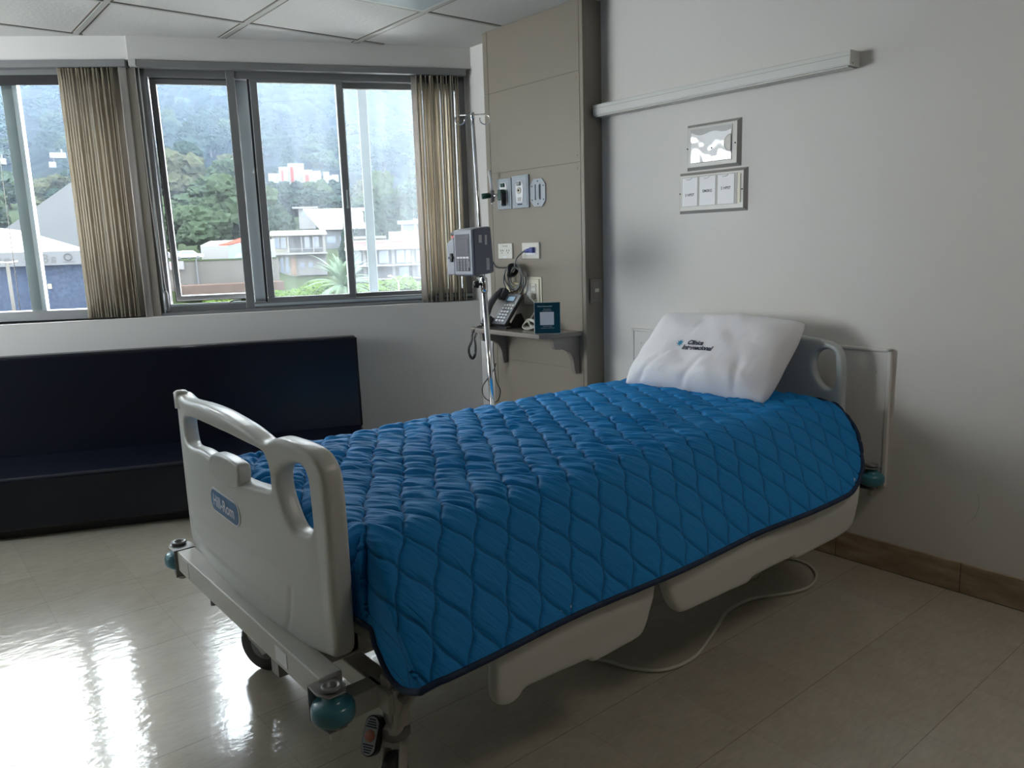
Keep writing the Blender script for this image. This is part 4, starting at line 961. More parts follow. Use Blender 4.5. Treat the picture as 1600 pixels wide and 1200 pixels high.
# gathers: short ridges running between the stitch lines, mainly on top
ud=(A*.535-B*.845); vd=(A*.845+B*.535)
w1=vnoise(vd*9+5,ud*0+vd*0+vd*2,3)
gath=(vnoise(ud*6+13*vnoise(A*3,B*3,8),vd*62+2*np.sin(ud*12),11)-.5)+.6*(vnoise(ud*13,vd*120,12)-.5)
amp=.0135*(.08+.92*top)*(.5+.7*vnoise(A*6,B*6,21))*np.clip(np.minimum(sp,1)*2.2,0,1)
h=puff+gath*amp
P3=np.stack([X,Y,Z],-1)
du=np.gradient(P3,axis=0); dv=np.gradient(P3,axis=1); N=np.cross(du,dv); N/=np.linalg.norm(N,axis=-1,keepdims=True)+1e-12
P3=P3+N*h[...,None]
P3[...,0]=np.maximum(P3[...,0],.712+.0*P3[...,2])
verts=P3.reshape(-1,3); idx=np.arange(nu*nv).reshape(nu,nv)
faces=np.stack([idx[:-1,:-1],idx[1:,:-1],idx[1:,1:],idx[:-1,1:]],-1).reshape(-1,4)
me=bpy.data.meshes.new('quilt'); me.vertices.add(len(verts)); me.vertices.foreach_set('co',verts.ravel()); me.loops.add(faces.size); me.loops.foreach_set('vertex_index',faces.ravel().astype(np.int32))
me.polygons.add(len(faces)); me.polygons.foreach_set('loop_start',np.arange(0,faces.size,4,dtype=np.int32)); me.update(calc_edges=True); me.validate()
me.polygons.foreach_set('use_smooth',np.ones(len(faces),bool))
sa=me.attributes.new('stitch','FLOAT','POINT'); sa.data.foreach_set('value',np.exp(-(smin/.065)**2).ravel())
uvl=me.uv_layers.new(name='UVMap'); UV=np.stack([A.ravel(),B.ravel()],-1); uvl.data.foreach_set('uv',UV[faces.ravel()].ravel())
quilt=empty('quilt',(1.65,1.82,.65),'blue diamond-quilted bedspread draped over the hospital bed','quilt')
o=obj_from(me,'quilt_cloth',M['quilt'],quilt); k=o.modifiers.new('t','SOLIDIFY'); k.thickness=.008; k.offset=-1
edge=[P3[i,0] for i in range(0,nu,4)]+[P3[-1,j] for j in range(0,nv,4)]+[P3[i,-1] for i in range(nu-1,-1,-4)]+[P3[0,j] for j in range(nv-1,-1,-4)]
E2=[Vector(p) for p in edge]
q=MB(); q.tube(E2,.0075,8,closed=True); q.build('binding',M['binding'],quilt)

# ------------------------------------------------------------------ pillow
pil=empty('pillow',(2.50,1.83,.68),'plump white pillow with blue clinic lettering leaning on the headboard','pillow')
c0=Vector((2.522,1.838,.785)); ey=Vector((0,-1,0)); et=Vector((.262,0,.262)).normalized(); en=Vector((-et.z,0,et.x))
PWd,PHt,PTh=.335,.195,.088
def pill(u,v,side):
    # u,v in [-1,1]; pinched corners
    cu=1-.10*(1-abs(v)**1.0*0)*0
    cr_=1-(.02 if u<0 else .06)*(u*v)**4; k=1-.03*(1-u*u)*abs(v)**3; k2=1-.02*(1-v*v)*abs(u)**3
    x=u*PWd*k2*cr_; y=v*PHt*k*cr_
    t_=((1-abs(u)**4.5)*(1-abs(v)**3.6)); t_=max(t_,0)**.55
    w=mnoise.noise(Vector((u*2.1,v*2.1,side*3.)))*.014+ .006*mnoise.noise(Vector((u*4+v*2,v*2.0-u*2,side+7.)))+.0015*mnoise.noise(Vector((u*15-v*5,v*7+u*4,side+2.)))
    # creases radiating from the lower edge
    cr=-.010*math.exp(-((u-.25-.35*v)/.05)**2)*max(0,-v)-.009*math.exp(-((u+.25-.5*v)/.05)**2)*max(0,-v)-.010*math.exp(-((u-.55+.1*v)/.045)**2)*max(0,-v)
    h=PTh*t_*(1.0+.10*(-v))+(w+cr)*min(1,t_*2)
    return c0+ey*x+et*y+en*(h*side*(1 if side>0 else .62))+Vector((0,0,-.012*(1-u*u)*0))
n1,n2=110,70; me=bpy.data.meshes.new('pillow'); bm=bmesh.new()
for side in (1,-1):
    V_=[[bm.verts.new(pill(2*i/n1-1,2*j/n2-1,side)) for j in range(n2+1)] for i in range(n1+1)]
    for i in range(n1):
        for j in range(n2):
            fc=bm.faces.new([V_[i][j],V_[i+1][j],V_[i+1][j+1],V_[i][j+1]]); fc.smooth=True
bmesh.ops.remove_doubles(bm,verts=bm.verts[:],dist=.0004); bmesh.ops.recalc_face_normals(bm,faces=bm.faces[:]); bm.to_mesh(me); bm.free()
obj_from(me,'pillowcase',M['cotton'],pil)
def on_pillow(c,uc,vc,s=1):
    u=uc+(c.x)/PWd; v=vc+(c.y)/PHt; return pill(u,v,1)+en*.0016
for txt,sz,ox,oy in (('Clínica',.027,-.050,.013),('Internacional',.027,-.066,-.010)):
    me=text_mesh(txt,sz,align='LEFT',shear=.25,bold=.0011)
    uc=-.07+(0)/PWd; map_mesh(me,lambda c:on_pillow(Vector((c.x+ox,c.y+oy,0)),-.03,-.13)); obj_from(me,'lettering',M['navy_ink'],pil)
bm=bmesh.new()
def star(cx,cy,r,mi):
    vs=[]
    for k in range(16):
        rr=r if k%2==0 else r*.42; a_=2*PI*k/16+.3; vs.append(bm.verts.new(on_pillow(Vector((cx+rr*math.cos(a_),cy+rr*math.sin(a_)*1.1,0)),-.03,-.13)))
    fc=bm.faces.new(vs)
star(-.085,.008,.017,0)
me=bpy.data.meshes.new('logo_mark'); bm.to_mesh(me); bm.free(); obj_from(me,'logo_mark',M['cyan_ink'],pil)

# ------------------------------------------------------------------ bed power cable on the floor
q=MB(); q.tube(catmull([(1.5,1.58,.30),(1.50,1.56,.12),(1.53,1.53,.02),(1.56,1.48,.007),(1.585,1.408,.007),(1.643,1.345,.007),(1.753,1.330,.007),(1.87,1.362,.007),(1.964,1.396,.007),(2.079,1.437,.007),(2.205,1.437,.007),(2.29,1.40,.007),(2.363,1.366,.007),(2.43,1.352,.007),(2.49,1.360,.007),(2.56,1.39,.007),(2.62,1.46,.007),(2.61,1.55,.007),(2.52,1.58,.007),(2.38,1.53,.007),(2.25,1.60,.007),(2.2,1.75,.05),(2.2,1.8,.26)],7,False),.0055,8)
o=q.build('bed_power_cable',M['white_cable']); tag(o,'pale grey power cable snaking on the floor under the bed','cable')
#OUTSIDE
HAZE=.00026
# ------------------------------------------------------------------ the valley outside
def pol(az,d,z=0): return Vector((d*math.cos(R(az)),d*math.sin(R(az)),z))
def gz(az,d):
    """ground height: street below the clinic, terraces, then the mountain"""
    base=np.interp(d,[20,60,95,122,150,175,230,330,420,600,900,1300,1800,2400],[-9,-8,-6.5,-6,-3.2,-1.2,5,19,34,78,170,310,520,690])
    ter=np.interp(az,[66,69],[0,1]); tt=np.interp(d,[124,125,165,200],[0,1,1,0]); base=base*(1-tt*ter)+(.25)*tt*ter
    hill=np.interp(d,[180,250,400],[0,1,1]); base+=hill*np.interp(az,[60,66,71,76,84],[0,1,7,5,1])*np.interp(d,[200,300,500,900],[0,1,1.6,0])
    return float(base)
M['bank']=mat('brick_bank',(.055,.040,.034),.9,var=(.4,.3)); M['grass']=mat('valley_ground',(.025,.034,.018),.9,var=(.05,.4))
M['asphalt']=mat('asphalt',(.06,.06,.06),.9,var=(.3,.2))
M['leaf']=mat('tree_leaves',(.022,.032,.020),.9,bump=(26,1,6),var=(16,.6))
M['leaf_dark']=mat('tree_leaves_dark',(.012,.020,.016),.9,bump=(26,1,6),var=(16,.6))
M['leaf_olive']=mat('tree_leaves_olive',(.034,.038,.024),.9,bump=(26,1,6),var=(16,.5))
M['leaf_bright']=mat('bush_leaves',(.034,.055,.016),.9,bump=(26,1,5),var=(16,.5))
M['trunk']=mat('bark',(.04,.035,.03),.9)
def hill_mat():
    m=mat('forested_hill',(.02,.03,.025),.95); n,l=nodes(m); p=n['Principled BSDF']; tc=n.new('ShaderNodeTexCoord')
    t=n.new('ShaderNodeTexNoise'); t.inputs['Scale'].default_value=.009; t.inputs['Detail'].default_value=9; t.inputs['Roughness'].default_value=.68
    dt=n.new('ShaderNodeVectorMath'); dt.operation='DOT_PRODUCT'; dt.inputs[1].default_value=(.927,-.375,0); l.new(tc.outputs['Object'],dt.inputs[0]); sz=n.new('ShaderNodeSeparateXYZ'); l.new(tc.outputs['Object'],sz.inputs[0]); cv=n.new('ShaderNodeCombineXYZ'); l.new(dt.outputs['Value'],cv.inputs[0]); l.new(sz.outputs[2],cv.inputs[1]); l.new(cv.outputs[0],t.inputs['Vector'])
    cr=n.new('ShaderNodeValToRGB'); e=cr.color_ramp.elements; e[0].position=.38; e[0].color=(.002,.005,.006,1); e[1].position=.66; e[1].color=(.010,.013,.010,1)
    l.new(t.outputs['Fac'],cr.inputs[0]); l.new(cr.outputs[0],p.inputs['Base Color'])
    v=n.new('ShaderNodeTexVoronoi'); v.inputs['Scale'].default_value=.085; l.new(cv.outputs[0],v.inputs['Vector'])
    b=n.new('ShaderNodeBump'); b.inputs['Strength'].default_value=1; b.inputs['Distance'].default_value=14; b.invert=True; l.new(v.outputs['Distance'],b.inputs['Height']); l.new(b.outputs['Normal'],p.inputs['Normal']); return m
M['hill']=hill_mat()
K_=.55
M['b_white']=mat('render_white',(.115,.115,.115),.7,var=(.3,.06)); M['b_cream']=mat('render_cream',(.13,.125,.105),.8); M['b_grey']=mat('block_grey',(.062,.066,.07),.8,var=(.3,.1))
M['b_conc']=mat('concrete_wall',(.06,.058,.054),.85,var=(.4,.15)); M['b_red']=mat('red_roof',(.14,.035,.026),.7,var=(.4,.2)); M['b_pink']=mat('pink_parapet',(.18,.085,.085),.7)
M['b_glass']=mat('dark_windows',(.06,.08,.11),.25); M['b_roof']=mat('sheet_roof_white',(.24,.24,.235),.5,var=(.2,.05)); M['b_brown']=mat('brown_door',(.12,.07,.045),.7); M['b_blue']=mat('pale_blue_wall',(.11,.14,.17),.7)
M['speckle']=mat('speckled_blue_wall',(.022,.03,.048),.6,var=(6,.8)); M['b_letter']=mat('fascia_letters',(.012,.014,.015),.6); M['car']=mat('car_paint_silver',(.2,.205,.21),.25); M['brick']=mat('pavement_red',(.11,.06,.05),.9)
for k_ in ('grass','leaf','leaf_dark','leaf_olive','leaf_bright','trunk','hill','bank','b_conc','b_grey','b_cream','b_white','b_roof','b_red','b_pink','b_blue','asphalt','brick','speckle'):
    M[k_].node_tree.nodes['Principled BSDF'].inputs['Specular IOR Level'].default_value=0
# ground
G=[]
azs=np.linspace(48,100,80); dsn=np.concatenate([np.linspace(22,260,60),np.geomspace(265,2500,90)])
for a_ in azs:
    row=[]
    for d in dsn:
        z=gz(a_,d); 
        if d>420:
            k=min(1,(d-420)/500); p=pol(a_,d)
            z+=k*(38*mnoise.noise(p*.0016)+22*mnoise.noise(p*.004+Vector((5,3,1))))
            z+=k*np.interp(a_,[50,62,70,78,90],[20,8,0,-15,-30])*min(1,d/1400)
        row.append(pol(a_,d,z))
    G.append(row)
q=MB(); q.grid([r_[:75] for r_ in G]); struct(q.build('ground',M['grass']))
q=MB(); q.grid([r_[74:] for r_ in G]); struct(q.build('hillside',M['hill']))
# trees: a crown of many lobes, shared between copies
def crown_mesh(seed,lobes,sub,m,tall=1.0,cone=False):
    r_=random.Random(seed); bm=bmesh.new()
    for k in range(lobes):
        if cone:
            zz=k/lobes; rr=(1-zz)*.42+.06; c_=Vector((r_.uniform(-.08,.08),r_.uniform(-.08,.08),.1+zz*1.0)); s_=rr*.9
        else:
            a_=r_.uniform(0,2*PI); e_=r_.uniform(0,1); c_=Vector((math.cos(a_)*.34*math.sqrt(e_),math.sin(a_)*.34*math.sqrt(e_),.5*tall+r_.uniform(-.26,.30)*tall)); s_=r_.uniform(.09,.20)
        g=bmesh.ops.create_icosphere(bm,subdivisions=sub,radius=s_,matrix=Matrix.Translation(c_)@Matrix.Diagonal((1,1,.85,1)))
        for v_ in g['verts']:
            dn=(v_.co-c_); v_.co=c_+dn*(1+.32*mnoise.noise(v_.co*9+Vector((seed,k,0)))+.30*mnoise.noise(v_.co*26+Vector((k,seed,3)))+.34*mnoise.noise(v_.co*60+Vector((k,seed,9))))
    for fc in bm.faces: fc.smooth=False
    me=bpy.data.meshes.new('crown'); bm.to_mesh(me); bm.free(); me.materials.append(m); return me
def trunk_mesh():
    q=MB(); q.tube([(0,0,-.15),(0.01,0,.2),(0,.01,.5)],[.035,.028,.018],8); bmesh.ops.recalc_face_normals(q.bm,faces=q.bm.faces[:]); me=bpy.data.meshes.new('trunk'); q.bm.to_mesh(me); q.bm.free(); me.materials.append(M['trunk']); return me
TM=trunk_mesh()
CR={'dark':[crown_mesh(s_,34,3,M['leaf_dark']) for s_ in (1,2)],'mid':[crown_mesh(s_,36,3,M['leaf']) for s_ in (3,4,5)],'olive':[crown_mesh(s_,30,3,M['leaf_olive']) for s_ in (6,7)],'cone':[crown_mesh(s_,9,3,M['leaf_dark'],cone=True) for s_ in (8,9)],'bush':[crown_mesh(s_,30,3,M['leaf_bright'],.8) for s_ in (10,11)]}
NM={'dark':('dark_tree','dark green broad tree'),'mid':('broadleaf_tree','mid green broadleaf tree'),'olive':('olive_tree','pale olive green tree'),'cone':('conifer_tree','dark pointed conifer'),'bush':('bush','bright green leafy bush')}
PLACED=[]
def tree(az,d,h,kind,wd,where,group,sink=0.0):
    pz=pol(az,d)
    if kind!='bush' and any((pz-a_).length<.47*(wd+b_) for a_,b_ in PLACED): return
    PLACED.append((pz,wd))
    nm,lb=NM[kind]; z=gz(az,d)-sink
    p=pol(az,d,z); t=bpy.data.objects.new(nm,None); COL.objects.link(t); t.location=p; t.rotation_euler=(0,0,random.uniform(0,6.28)); t.scale=(wd,wd,h); t['label']=lb+' '+where; t['category']='tree' if kind!='bush' else 'bush'; t['group']=group
    for nm2,me in (('crown',random.choice(CR[kind])),('trunk',TM)):
        c_=bpy.data.objects.new(nm2,me); COL.objects.link(c_); c_.parent=t
    return t
r=random.Random(11)
# wooded knoll seen through the left half of the wide window
for k in range(46):
    az=r.uniform(69.0,77.5); d=r.uniform(190,330); tree(az,d,r.uniform(13,20),r.choice(['mid','dark','mid','olive']),r.uniform(15,21),'on the wooded knoll behind the parked cars','knoll trees')
for az,d,h,kd,wd in ((73.9,185,13,'mid',13),(72.2,180,17,'dark',15),(71.5,176,12,'mid',12),(70.3,182,12,'olive',13),(69.5,178,15,'mid',11),(74.9,172,7,'olive',8),(72.9,172,9,'dark',10),(73.6,230,22,'mid',20),(70.9,240,17,'olive',18),(72.6,285,22,'mid',18)):
    tree(az,d,h,kd,wd,'at the foot of the wooded knoll','knoll foot trees')
# middle belt between roofs
for k in range(34):
    az=r.uniform(63.2,68.4); d=r.uniform(242,310); tree(az,d,r.uniform(9,13),r.choice(['dark','mid','dark']),r.uniform(11,15),'between the white roof and the hillside flats','slope trees')
for az,d,h,kd,wd in ((67.1,172,13,'dark',11),(66.3,170,12,'dark',11),(67.6,168,9,'mid',9),(66.9,190,16,'mid',13),(65.4,166,6.5,'mid',8),(64.7,164,5,'bush',6),(62.15,168,8,'cone',3),(61.3,160,7,'cone',3.5)):
    tree(az,d,h,kd,wd,'beside the big white roof','roof side trees')
for k in range(30):
    az=r.uniform(56.2,63.0); d=r.uniform(235,330); tree(az,d,r.uniform(9,13),r.choice(['mid','olive','dark','cone']),r.uniform(10,14),'on the slope at right beyond the long pink and white building','right slope trees')
for az,d,h,kd,wd in ((59.0,190,15,'dark',13),(58.6,200,15,'dark',13),(59.6,185,13,'dark',12),(60.1,180,9,'cone',5),(60.5,178,11,'cone',6),(59.4,225,19,'mid',12),(61.9,240,19,'olive',11)):
    tree(az,d,h,kd,wd,'behind the right window post','right middle trees')
for k in range(16):
    az=r.uniform(78.2,85); d=r.uniform(230,330); tree(az,d,r.uniform(10,14),r.choice(['mid','dark','olive']),r.uniform(12,16),'behind the grey gable at far left','far left trees')
for az,d,h,wd in ((66.6,92,4.6,6),(65.9,86,4.2,6),(66.9,82,4.0,6.5),(64.9,98,4.6,5),(63.9,104,5,6),(60.6,100,4.4,6),(59.2,104,4.6,6),(58.2,110,4.6,6.5),(57.3,104,4.2,6.5),(65.2,76,3.6,6),(61.6,82,3.6,6),(59.9,84,3.4,6),(58.4,88,3.6,6),(57.0,90,3.6,6),(70.9,95,3.4,4.8),(72.9,98,2.6,6.5),(68.3,92,3.0,5.5),(71.9,88,2.2,6),(74.2,93,3,5),(79.0,60,2.6,2.6)):
    tree(az,d,h,'bush',wd,'low in the window above the sill','street bushes')
# forest far up the mountain
q=[]
for k in range(520):
    if sum(1 for o_ in PLACED)>440: break
    az=r.uniform(56,86); d=r.uniform(430,1150); tree(az,d,r.uniform(12,20),r.choice(['cone','dark','mid','cone']),r.uniform(13,20),'on the hazy mountainside','mountain trees',sink=1)

def block(T,a,b3,m,name,par,bev=0): q=MB(T); q.box(a,b3); return q.build(name,m,par,bevel=bev)
def site(name,az0,az1,d,zb,label,cat,yaw_=0,group=None):
    """frame with origin at the left front corner, x to the right along the front, y away"""
    az=(az0+az1)/2; w_=2*d*math.tan(R(abs(az0-az1)/2)); c_=pol(az,d,zb)
    T=Matrix.Translation(c_)@Matrix.Rotation(R(az-90+yaw_),4,'Z')@Matrix.Translation((-w_/2,0,0))
    t=empty(name,c_,label,cat,group); return t,T,w_
def windows(T,par,xs,zs,ww,hh,m=None,y=0):
    for z in zs:
        for x in xs:
            q=MB(T); q.box((x,y-.06,z),(x+ww,y+.05,z+hh)); q.build('window',m or M['b_glass'],par)
# hillside flats
t,T,w_=site('apartment_building',67.0,64.6,350,gz(66,350)+4.5,'cluster block of white hillside flats with red brick bays, at left','building')
block(T,(0,0,0),(w_*.30,10,5),M['b_white'],'wall',t); block(T,(w_*.30,-1,-2.5),(w_*.55,10,7.5),M['b_white'],'wall',t); block(T,(w_*.55,0,-3),(w_*1.0,10,9),M['b_white'],'wall',t)
block(T,(w_*.36,-1.2,-1),(w_*.42,-.9,6),M['b_red'],'brick_bay',t); block(T,(w_*.62,-.2,-2),(w_*.70,.1,7.5),M['b_red'],'brick_bay',t)
windows(T,t,[w_*.05,w_*.18],[1.2],1.4,1.4); windows(T,t,[w_*.46],[0,3.5],1.4,1.6,y=-1); windows(T,t,[w_*.75,w_*.88],[-1,2.2,5.4],1.4,1.5)
t,T,w_=site('apartment_building',64.75,63.5,345,gz(64.5,345)+3.5,'right block of the white hillside flats with red bays','building')
block(T,(0,0,-4),(w_*.55,10,8),M['b_white'],'wall',t); block(T,(w_*.55,-.6,-3),(w_,10,7.5),M['b_white'],'wall',t); block(T,(w_*.15,-.3,-2),(w_*.35,0,6),M['b_red'],'brick_bay',t); windows(T,t,[w_*.42],[-1,2.2,5],1.3,1.5); windows(T,t,[w_*.62,w_*.85],[-1,2.2,5],1.3,1.5,y=-.6)
t,T,w_=site('hillside_house',63.35,62.3,350,gz(63,350)+5,'low white framed house right of the hillside flats','building')
block(T,(0,0,0),(w_*.4,8,5.5),M['b_white'],'wall',t); block(T,(w_*.55,2,1.5),(w_,8,4.5),M['b_white'],'wall',t); windows(T,t,[w_*.1],[1],3,3)
# big white sheet roof
t,T,w_=site('warehouse',65.0,60.3,196,4.2,'large building with broad bright white sheet roof','building')
q=MB(T); q.prism([(-.5,24,7.4),(w_+1,24,7.4),(w_+1,0,1.6),(4,0,1.6)],(0,0,.3)); q.build('roof',M['b_roof'],t)
block(T,(4.5,1,-3),(w_,21,1.6),M['b_grey'],'wall',t); windows(T,t,[5.5,8.5,11.5],[-1.6],2,1.6,y=1)
t,T,w_=site('white_house',65.2,64.1,232,10.0,'small white house with two windows above the big white roof','building')
block(T,(0,0,-3),(w_,6,2.6),M['b_white'],'wall',t); block(T,(-1.6,-1,2.6),(w_+1,7,3.1),M['b_white'],'roof',t); windows(T,t,[.9,2.7],[.3],1.1,1.7)
# two storey building
zt=145; t,T,w_=site('two_storey_building',67.15,63.5,zt,-1.9,'two storey pale building with balcony front and sloping grey roof','building')
block(T,(0,2,-1.5),(w_,9,5.9),M['b_cream'],'wall',t); block(T,(2.9,1.85,2.8),(w_-.5,2.05,5.6),M['b_grey'],'upper_wall',t)
block(T,(-.2,0,2.35),(w_+.2,2.2,2.65),M['b_white'],'balcony_slab',t)
q=MB(T); q.prism([(-.3,-.4,5.65),(w_+.3,-.4,5.65),(w_+.3,9,6.5),(-.3,9,6.5)],(0,0,.25)); q.build('roof',M['b_cream'],t)
for x in (0.2,2.7,5.0,7.0,w_-.4):
    block(T,(x,0,2.6),(x+.16,.18,5.7),M['b_white'],'post',t)
windows(T,t,[.4,1.5,5.6,7.2],[3.5],.9,1.9,y=1.9); windows(T,t,[.3,1.15,2.0],[-.9],.6,2.8,y=1.95)
block(T,(3.0,1.85,-1.2),(3.8,2.05,2.0),M['b_brown'],'door',t); block(T,(4.1,1.8,-1.4),(w_,2.05,2.2),M['b_white'],'lower_wall',t); block(T,(2.8,-.02,3.3),(w_-.3,.06,3.4),M['b_white'],'railing',t); windows(T,t,[4.5,6],[0],.8,.9,y=1.8)
# long building on the right
t,T,w_=site('long_building',62.2,55.5,128,-2.6,'long white building with pink parapet band and grey glazing','building')
block(T,(0,2,-3),(w_,12,4.3),M['b_grey'],'wall',t)
block(T,(0,0,4.0),(w_+1,12,4.75),M['b_pink'],'parapet',t); block(T,(-.1,-.1,3.45),(w_+1,12,4.02),M['b_white'],'cornice',t); block(T,(-.1,-.1,4.72),(w_+1,12,5.0),M['b_white'],'coping',t)
block(T,(0,-.2,.85),(w_+1,2.1,1.1),M['b_white'],'floor_slab',t); block(T,(0,-.2,-1.3),(w_+1,2.1,-1.1),M['b_white'],'floor_slab',t)
for x in (.1,2.6,7.2,10.4,13.4): block(T,(x,1.6,-3),(x+.5,2.02,3.5),M['b_white'],'pier',t)
windows(T,t,[.9,3.4,5.2,8.0,9.2,11.2,12.3],[1.3],1.5,2.0,y=2); windows(T,t,[8.3,11.4],[-1.0],1.6,1.6,y=2)
t,T,w_=site('rooftop_room',59.1,55.8,139,2.35,'stepped white rooftop room above the long pink and white building','building')
block(T,(0,0,0),(w_,6,1.5),M['b_white'],'lower_wall',t); block(T,(2.2,.5,1.5),(w_,6,3.0),M['b_grey'],'wall',t); block(T,(1.6,0,2.7),(w_+.5,6,3.3),M['b_blue'],'roof',t)
for x in (2.2,4.6,5.3,6.0): block(T,(x,.3,1.5),(x+.3,.6,2.75),M['b_white'],'pier',t)
t,T,w_=site('gable_house',58.2,56.2,210,6.2,'far white sloping roof at the right edge of the view','building')
q=MB(T); q.prism([(0,0,0),(w_,0,-.4),(w_,0,.9),(w_*.3,0,2.7),(0,0,2.9)],(0,8,0)); q.build('roof',M['b_roof'],t)
t,T,w_=site('annex',61.4,59.3,150,1.2,'low white annex roofs in front of the big white roof','building')
block(T,(-1.8,0,1.7),(w_,6,2.15),M['b_white'],'roof',t); block(T,(-1.5,.5,-2),(w_,6,1.7),M['b_cream'],'wall',t); windows(T,t,[-1,.9],[.5],1.0,.9,y=.5)
# warehouse with the red roof
t,T,w_=site('red_roof_shed',71.75,66.9,133,.2-.2,'white shed with red roof stripe beside the parked cars','building')
q=MB(T); q.prism([(0,0,-.3),(4.0,0,-.3),(4.0,0,2.2),(0,0,2.3)],(0,.3,0)); q.build('white_wall',M['b_white'],t)
q=MB(T); q.prism([(0,0,2.25),(4.1,0,2.2),(8,3,3.1),(1.2,7,3.0)],(0,0,.12)); q.build('white_roof',M['b_roof'],t)
q=MB(T); q.prism([(2.6,0,2.3),(4.2,-.1,2.3),(8.2,3,3.2),(6.2,5,3.4)],(0,0,.14)); q.build('red_roof',M['b_red'],t)
q=MB(T); q.prism([(4.0,0,-.3),(w_,2.5,-.3),(w_,2.5,3.1),(7.6,2,3.1),(4.0,0,2.2)],(0,.3,0)); q.build('blue_wall',M['b_blue'],t)
q=MB(T); q.box((5.0,-.2+1.0,1.2),(6.4,1.25,1.55)); q.build('vent',M['b_glass'],t)
# retaining wall
t,T,w_=site('retaining_wall',77.5,66.8,124,-3.8,'long grey concrete retaining wall below the parked cars','wall')
block(T,(0,0,-2),(w_,.4,3.95),M['b_conc'],'wall',t); block(T,(0,-.1,3.9),(w_,.5,4.1),M['grass'],'grass_verge',t); block(T,(w_*.38,-6,-.6),(w_,-.4,.6),M['bank'],'brick_bank',t)
for x in (w_*.50,): block(T,(x,-.5,-2),(x+.2,-.2,4.2),M['b_grey'],'pole',t)
t,T,w_=site('banner',73.8,72.6,123.4,-1.0,'white banner with red mark on the retaining wall','banner')
block(T,(0,0,0),(w_*.75,.03,1.2),M['b_white'],'cloth',t); q=MB(T); q.prism([(.3,-.02,.3),(.9,-.02,.6),(.5,-.02,.75),(.8,-.02,1.0),(.6,-.02,1.05),(.2,-.02,.7),(.5,-.02,.55)],(0,.02,0)); q.build('red_mark',M['red'],t)
# parked cars
def car(az,d,yaw_,label,m):
    t,T,w_=site('car',az+.95,az-.95,d,gz(az,d),label,'car',yaw_)
    q=MB(T); q.prism([(0,0,.35),(4.4,0,.35),(4.45,0,.75),(4.3,0,.9),(3.5,0,.95),(.9,0,.95),(.1,0,.85),(-.05,0,.6)],(0,1.7,0)); q.build('body',m,t,bevel=.1,seg=3)
    q=MB(T); q.prism([(.8,.1,.93),(3.6,.1,.93),(2.9,.1,1.42),(1.5,.1,1.45)],(0,1.5,0)); q.build('cabin',m,t,bevel=.08,seg=3)
    q=MB(T); q.prism([(1.05,.07,.97),(3.35,.07,.97),(2.82,.07,1.35),(1.6,.07,1.36)],(0,1.56,0)); q.build('side_windows',M['b_glass'],t)
    for x in (.85,3.55):
        q=MB(T); q.lathe([(.31,-.1),(.33,-.08),(.33,.1),(.31,.12)],(x,.12,.33),Matrix.Rotation(PI/2,4,'X'),18); q.build('wheel',M['rubber'],t)
car(72.6,128,4,'silver saloon car parked behind the retaining wall, nearest the white shed',M['car'])
car(74.2,131,-5,'white car parked left of the silver saloon',M['b_white'])
car(73.0,140,0,'dark car parked in the second row behind the silver saloon',M['b_glass'])
car(70.4,150,8,'white car on the bank above the shed roof',M['b_white'])
# palm
pc_=pol(62.5,62,gz(62.5,62)); t=empty('palm_tree',pc_,'large palm with arching fronds in front of the buildings','palm tree')
top_=Vector((pc_.x,pc_.y,-1.7)); q=MB(); q.tube([pc_+Vector((0,0,-.5)),(pc_+top_)/2,top_],[.4,.3,.28],12); q.build('trunk',M['trunk'],t)
rp=random.Random(5)
M['frond']=mat('palm_frond',(.05,.085,.05),.7,var=(3,.35))
for k in range(44):
    a_=2*PI*k/44*3.01+rp.uniform(-.2,.2); el0=rp.uniform(5,80); L=rp.uniform(2.8,3.9); P_=[]; d_=Vector((math.cos(a_),math.sin(a_),0)); pos=top_.copy(); e_=R(el0)
    for s_ in range(10):
        P_.append(pos.copy()); pos=pos+(d_*math.cos(e_)+Vector((0,0,math.sin(e_))))*(L/9); e_-=R(6+4*(1-el0/90))*1.0
    q=MB(); q.tube(P_,[.045-.004*i for i in range(10)],5)
    for i in range(1,len(P_)):
        for sub_ in (0,.33,.66):
            p=P_[i-1].lerp(P_[i],sub_); tg=(P_[i]-P_[i-1]).normalized(); sd_=tg.cross(Vector((0,0,1))).normalized(); ll=.75*math.sin(PI*min(.95,(i+sub_)/10+.08))
            for sg in (-1,1):
                tip=p+(sd_*sg*.75+tg*.65+Vector((0,0,-.12)))*ll; q._add([p-tg*.035,p+tg*.035,tip],[(0,1,2)])
    q.build('frond',M['frond'],t)
# street lamp with two arms
lp=pol(58.6,66,gz(58.6,66)); t=empty('street_lamp',lp,'white double armed street lamp at lower right of the wide window','street lamp')
q=MB(); q.tube([lp,Vector((lp.x,lp.y,-1.5))],.06,8); q.build('pole',M['b_white'],t)
sd_=Vector((math.sin(R(58.6)),-math.cos(R(58.6)),0))
for sg in (-1,1):
    q=MB(); q.tube([Vector((lp.x,lp.y,-1.6))+sd_*sg*x+Vector((0,0,z)) for x,z in ((0,0),(.25,.28),(.5,.42))],[.04]*3,8); a_=q.build('arm',M['b_white'],t)
    q=MB(); q.tube([Vector((lp.x,lp.y,-1.6))+sd_*sg*x+Vector((0,0,z)) for x,z in ((.45,.40),(.6,.48),(.85,.47))],[.05,.09,.05],10); q.build('lamp_head',M['b_roof'],a_)
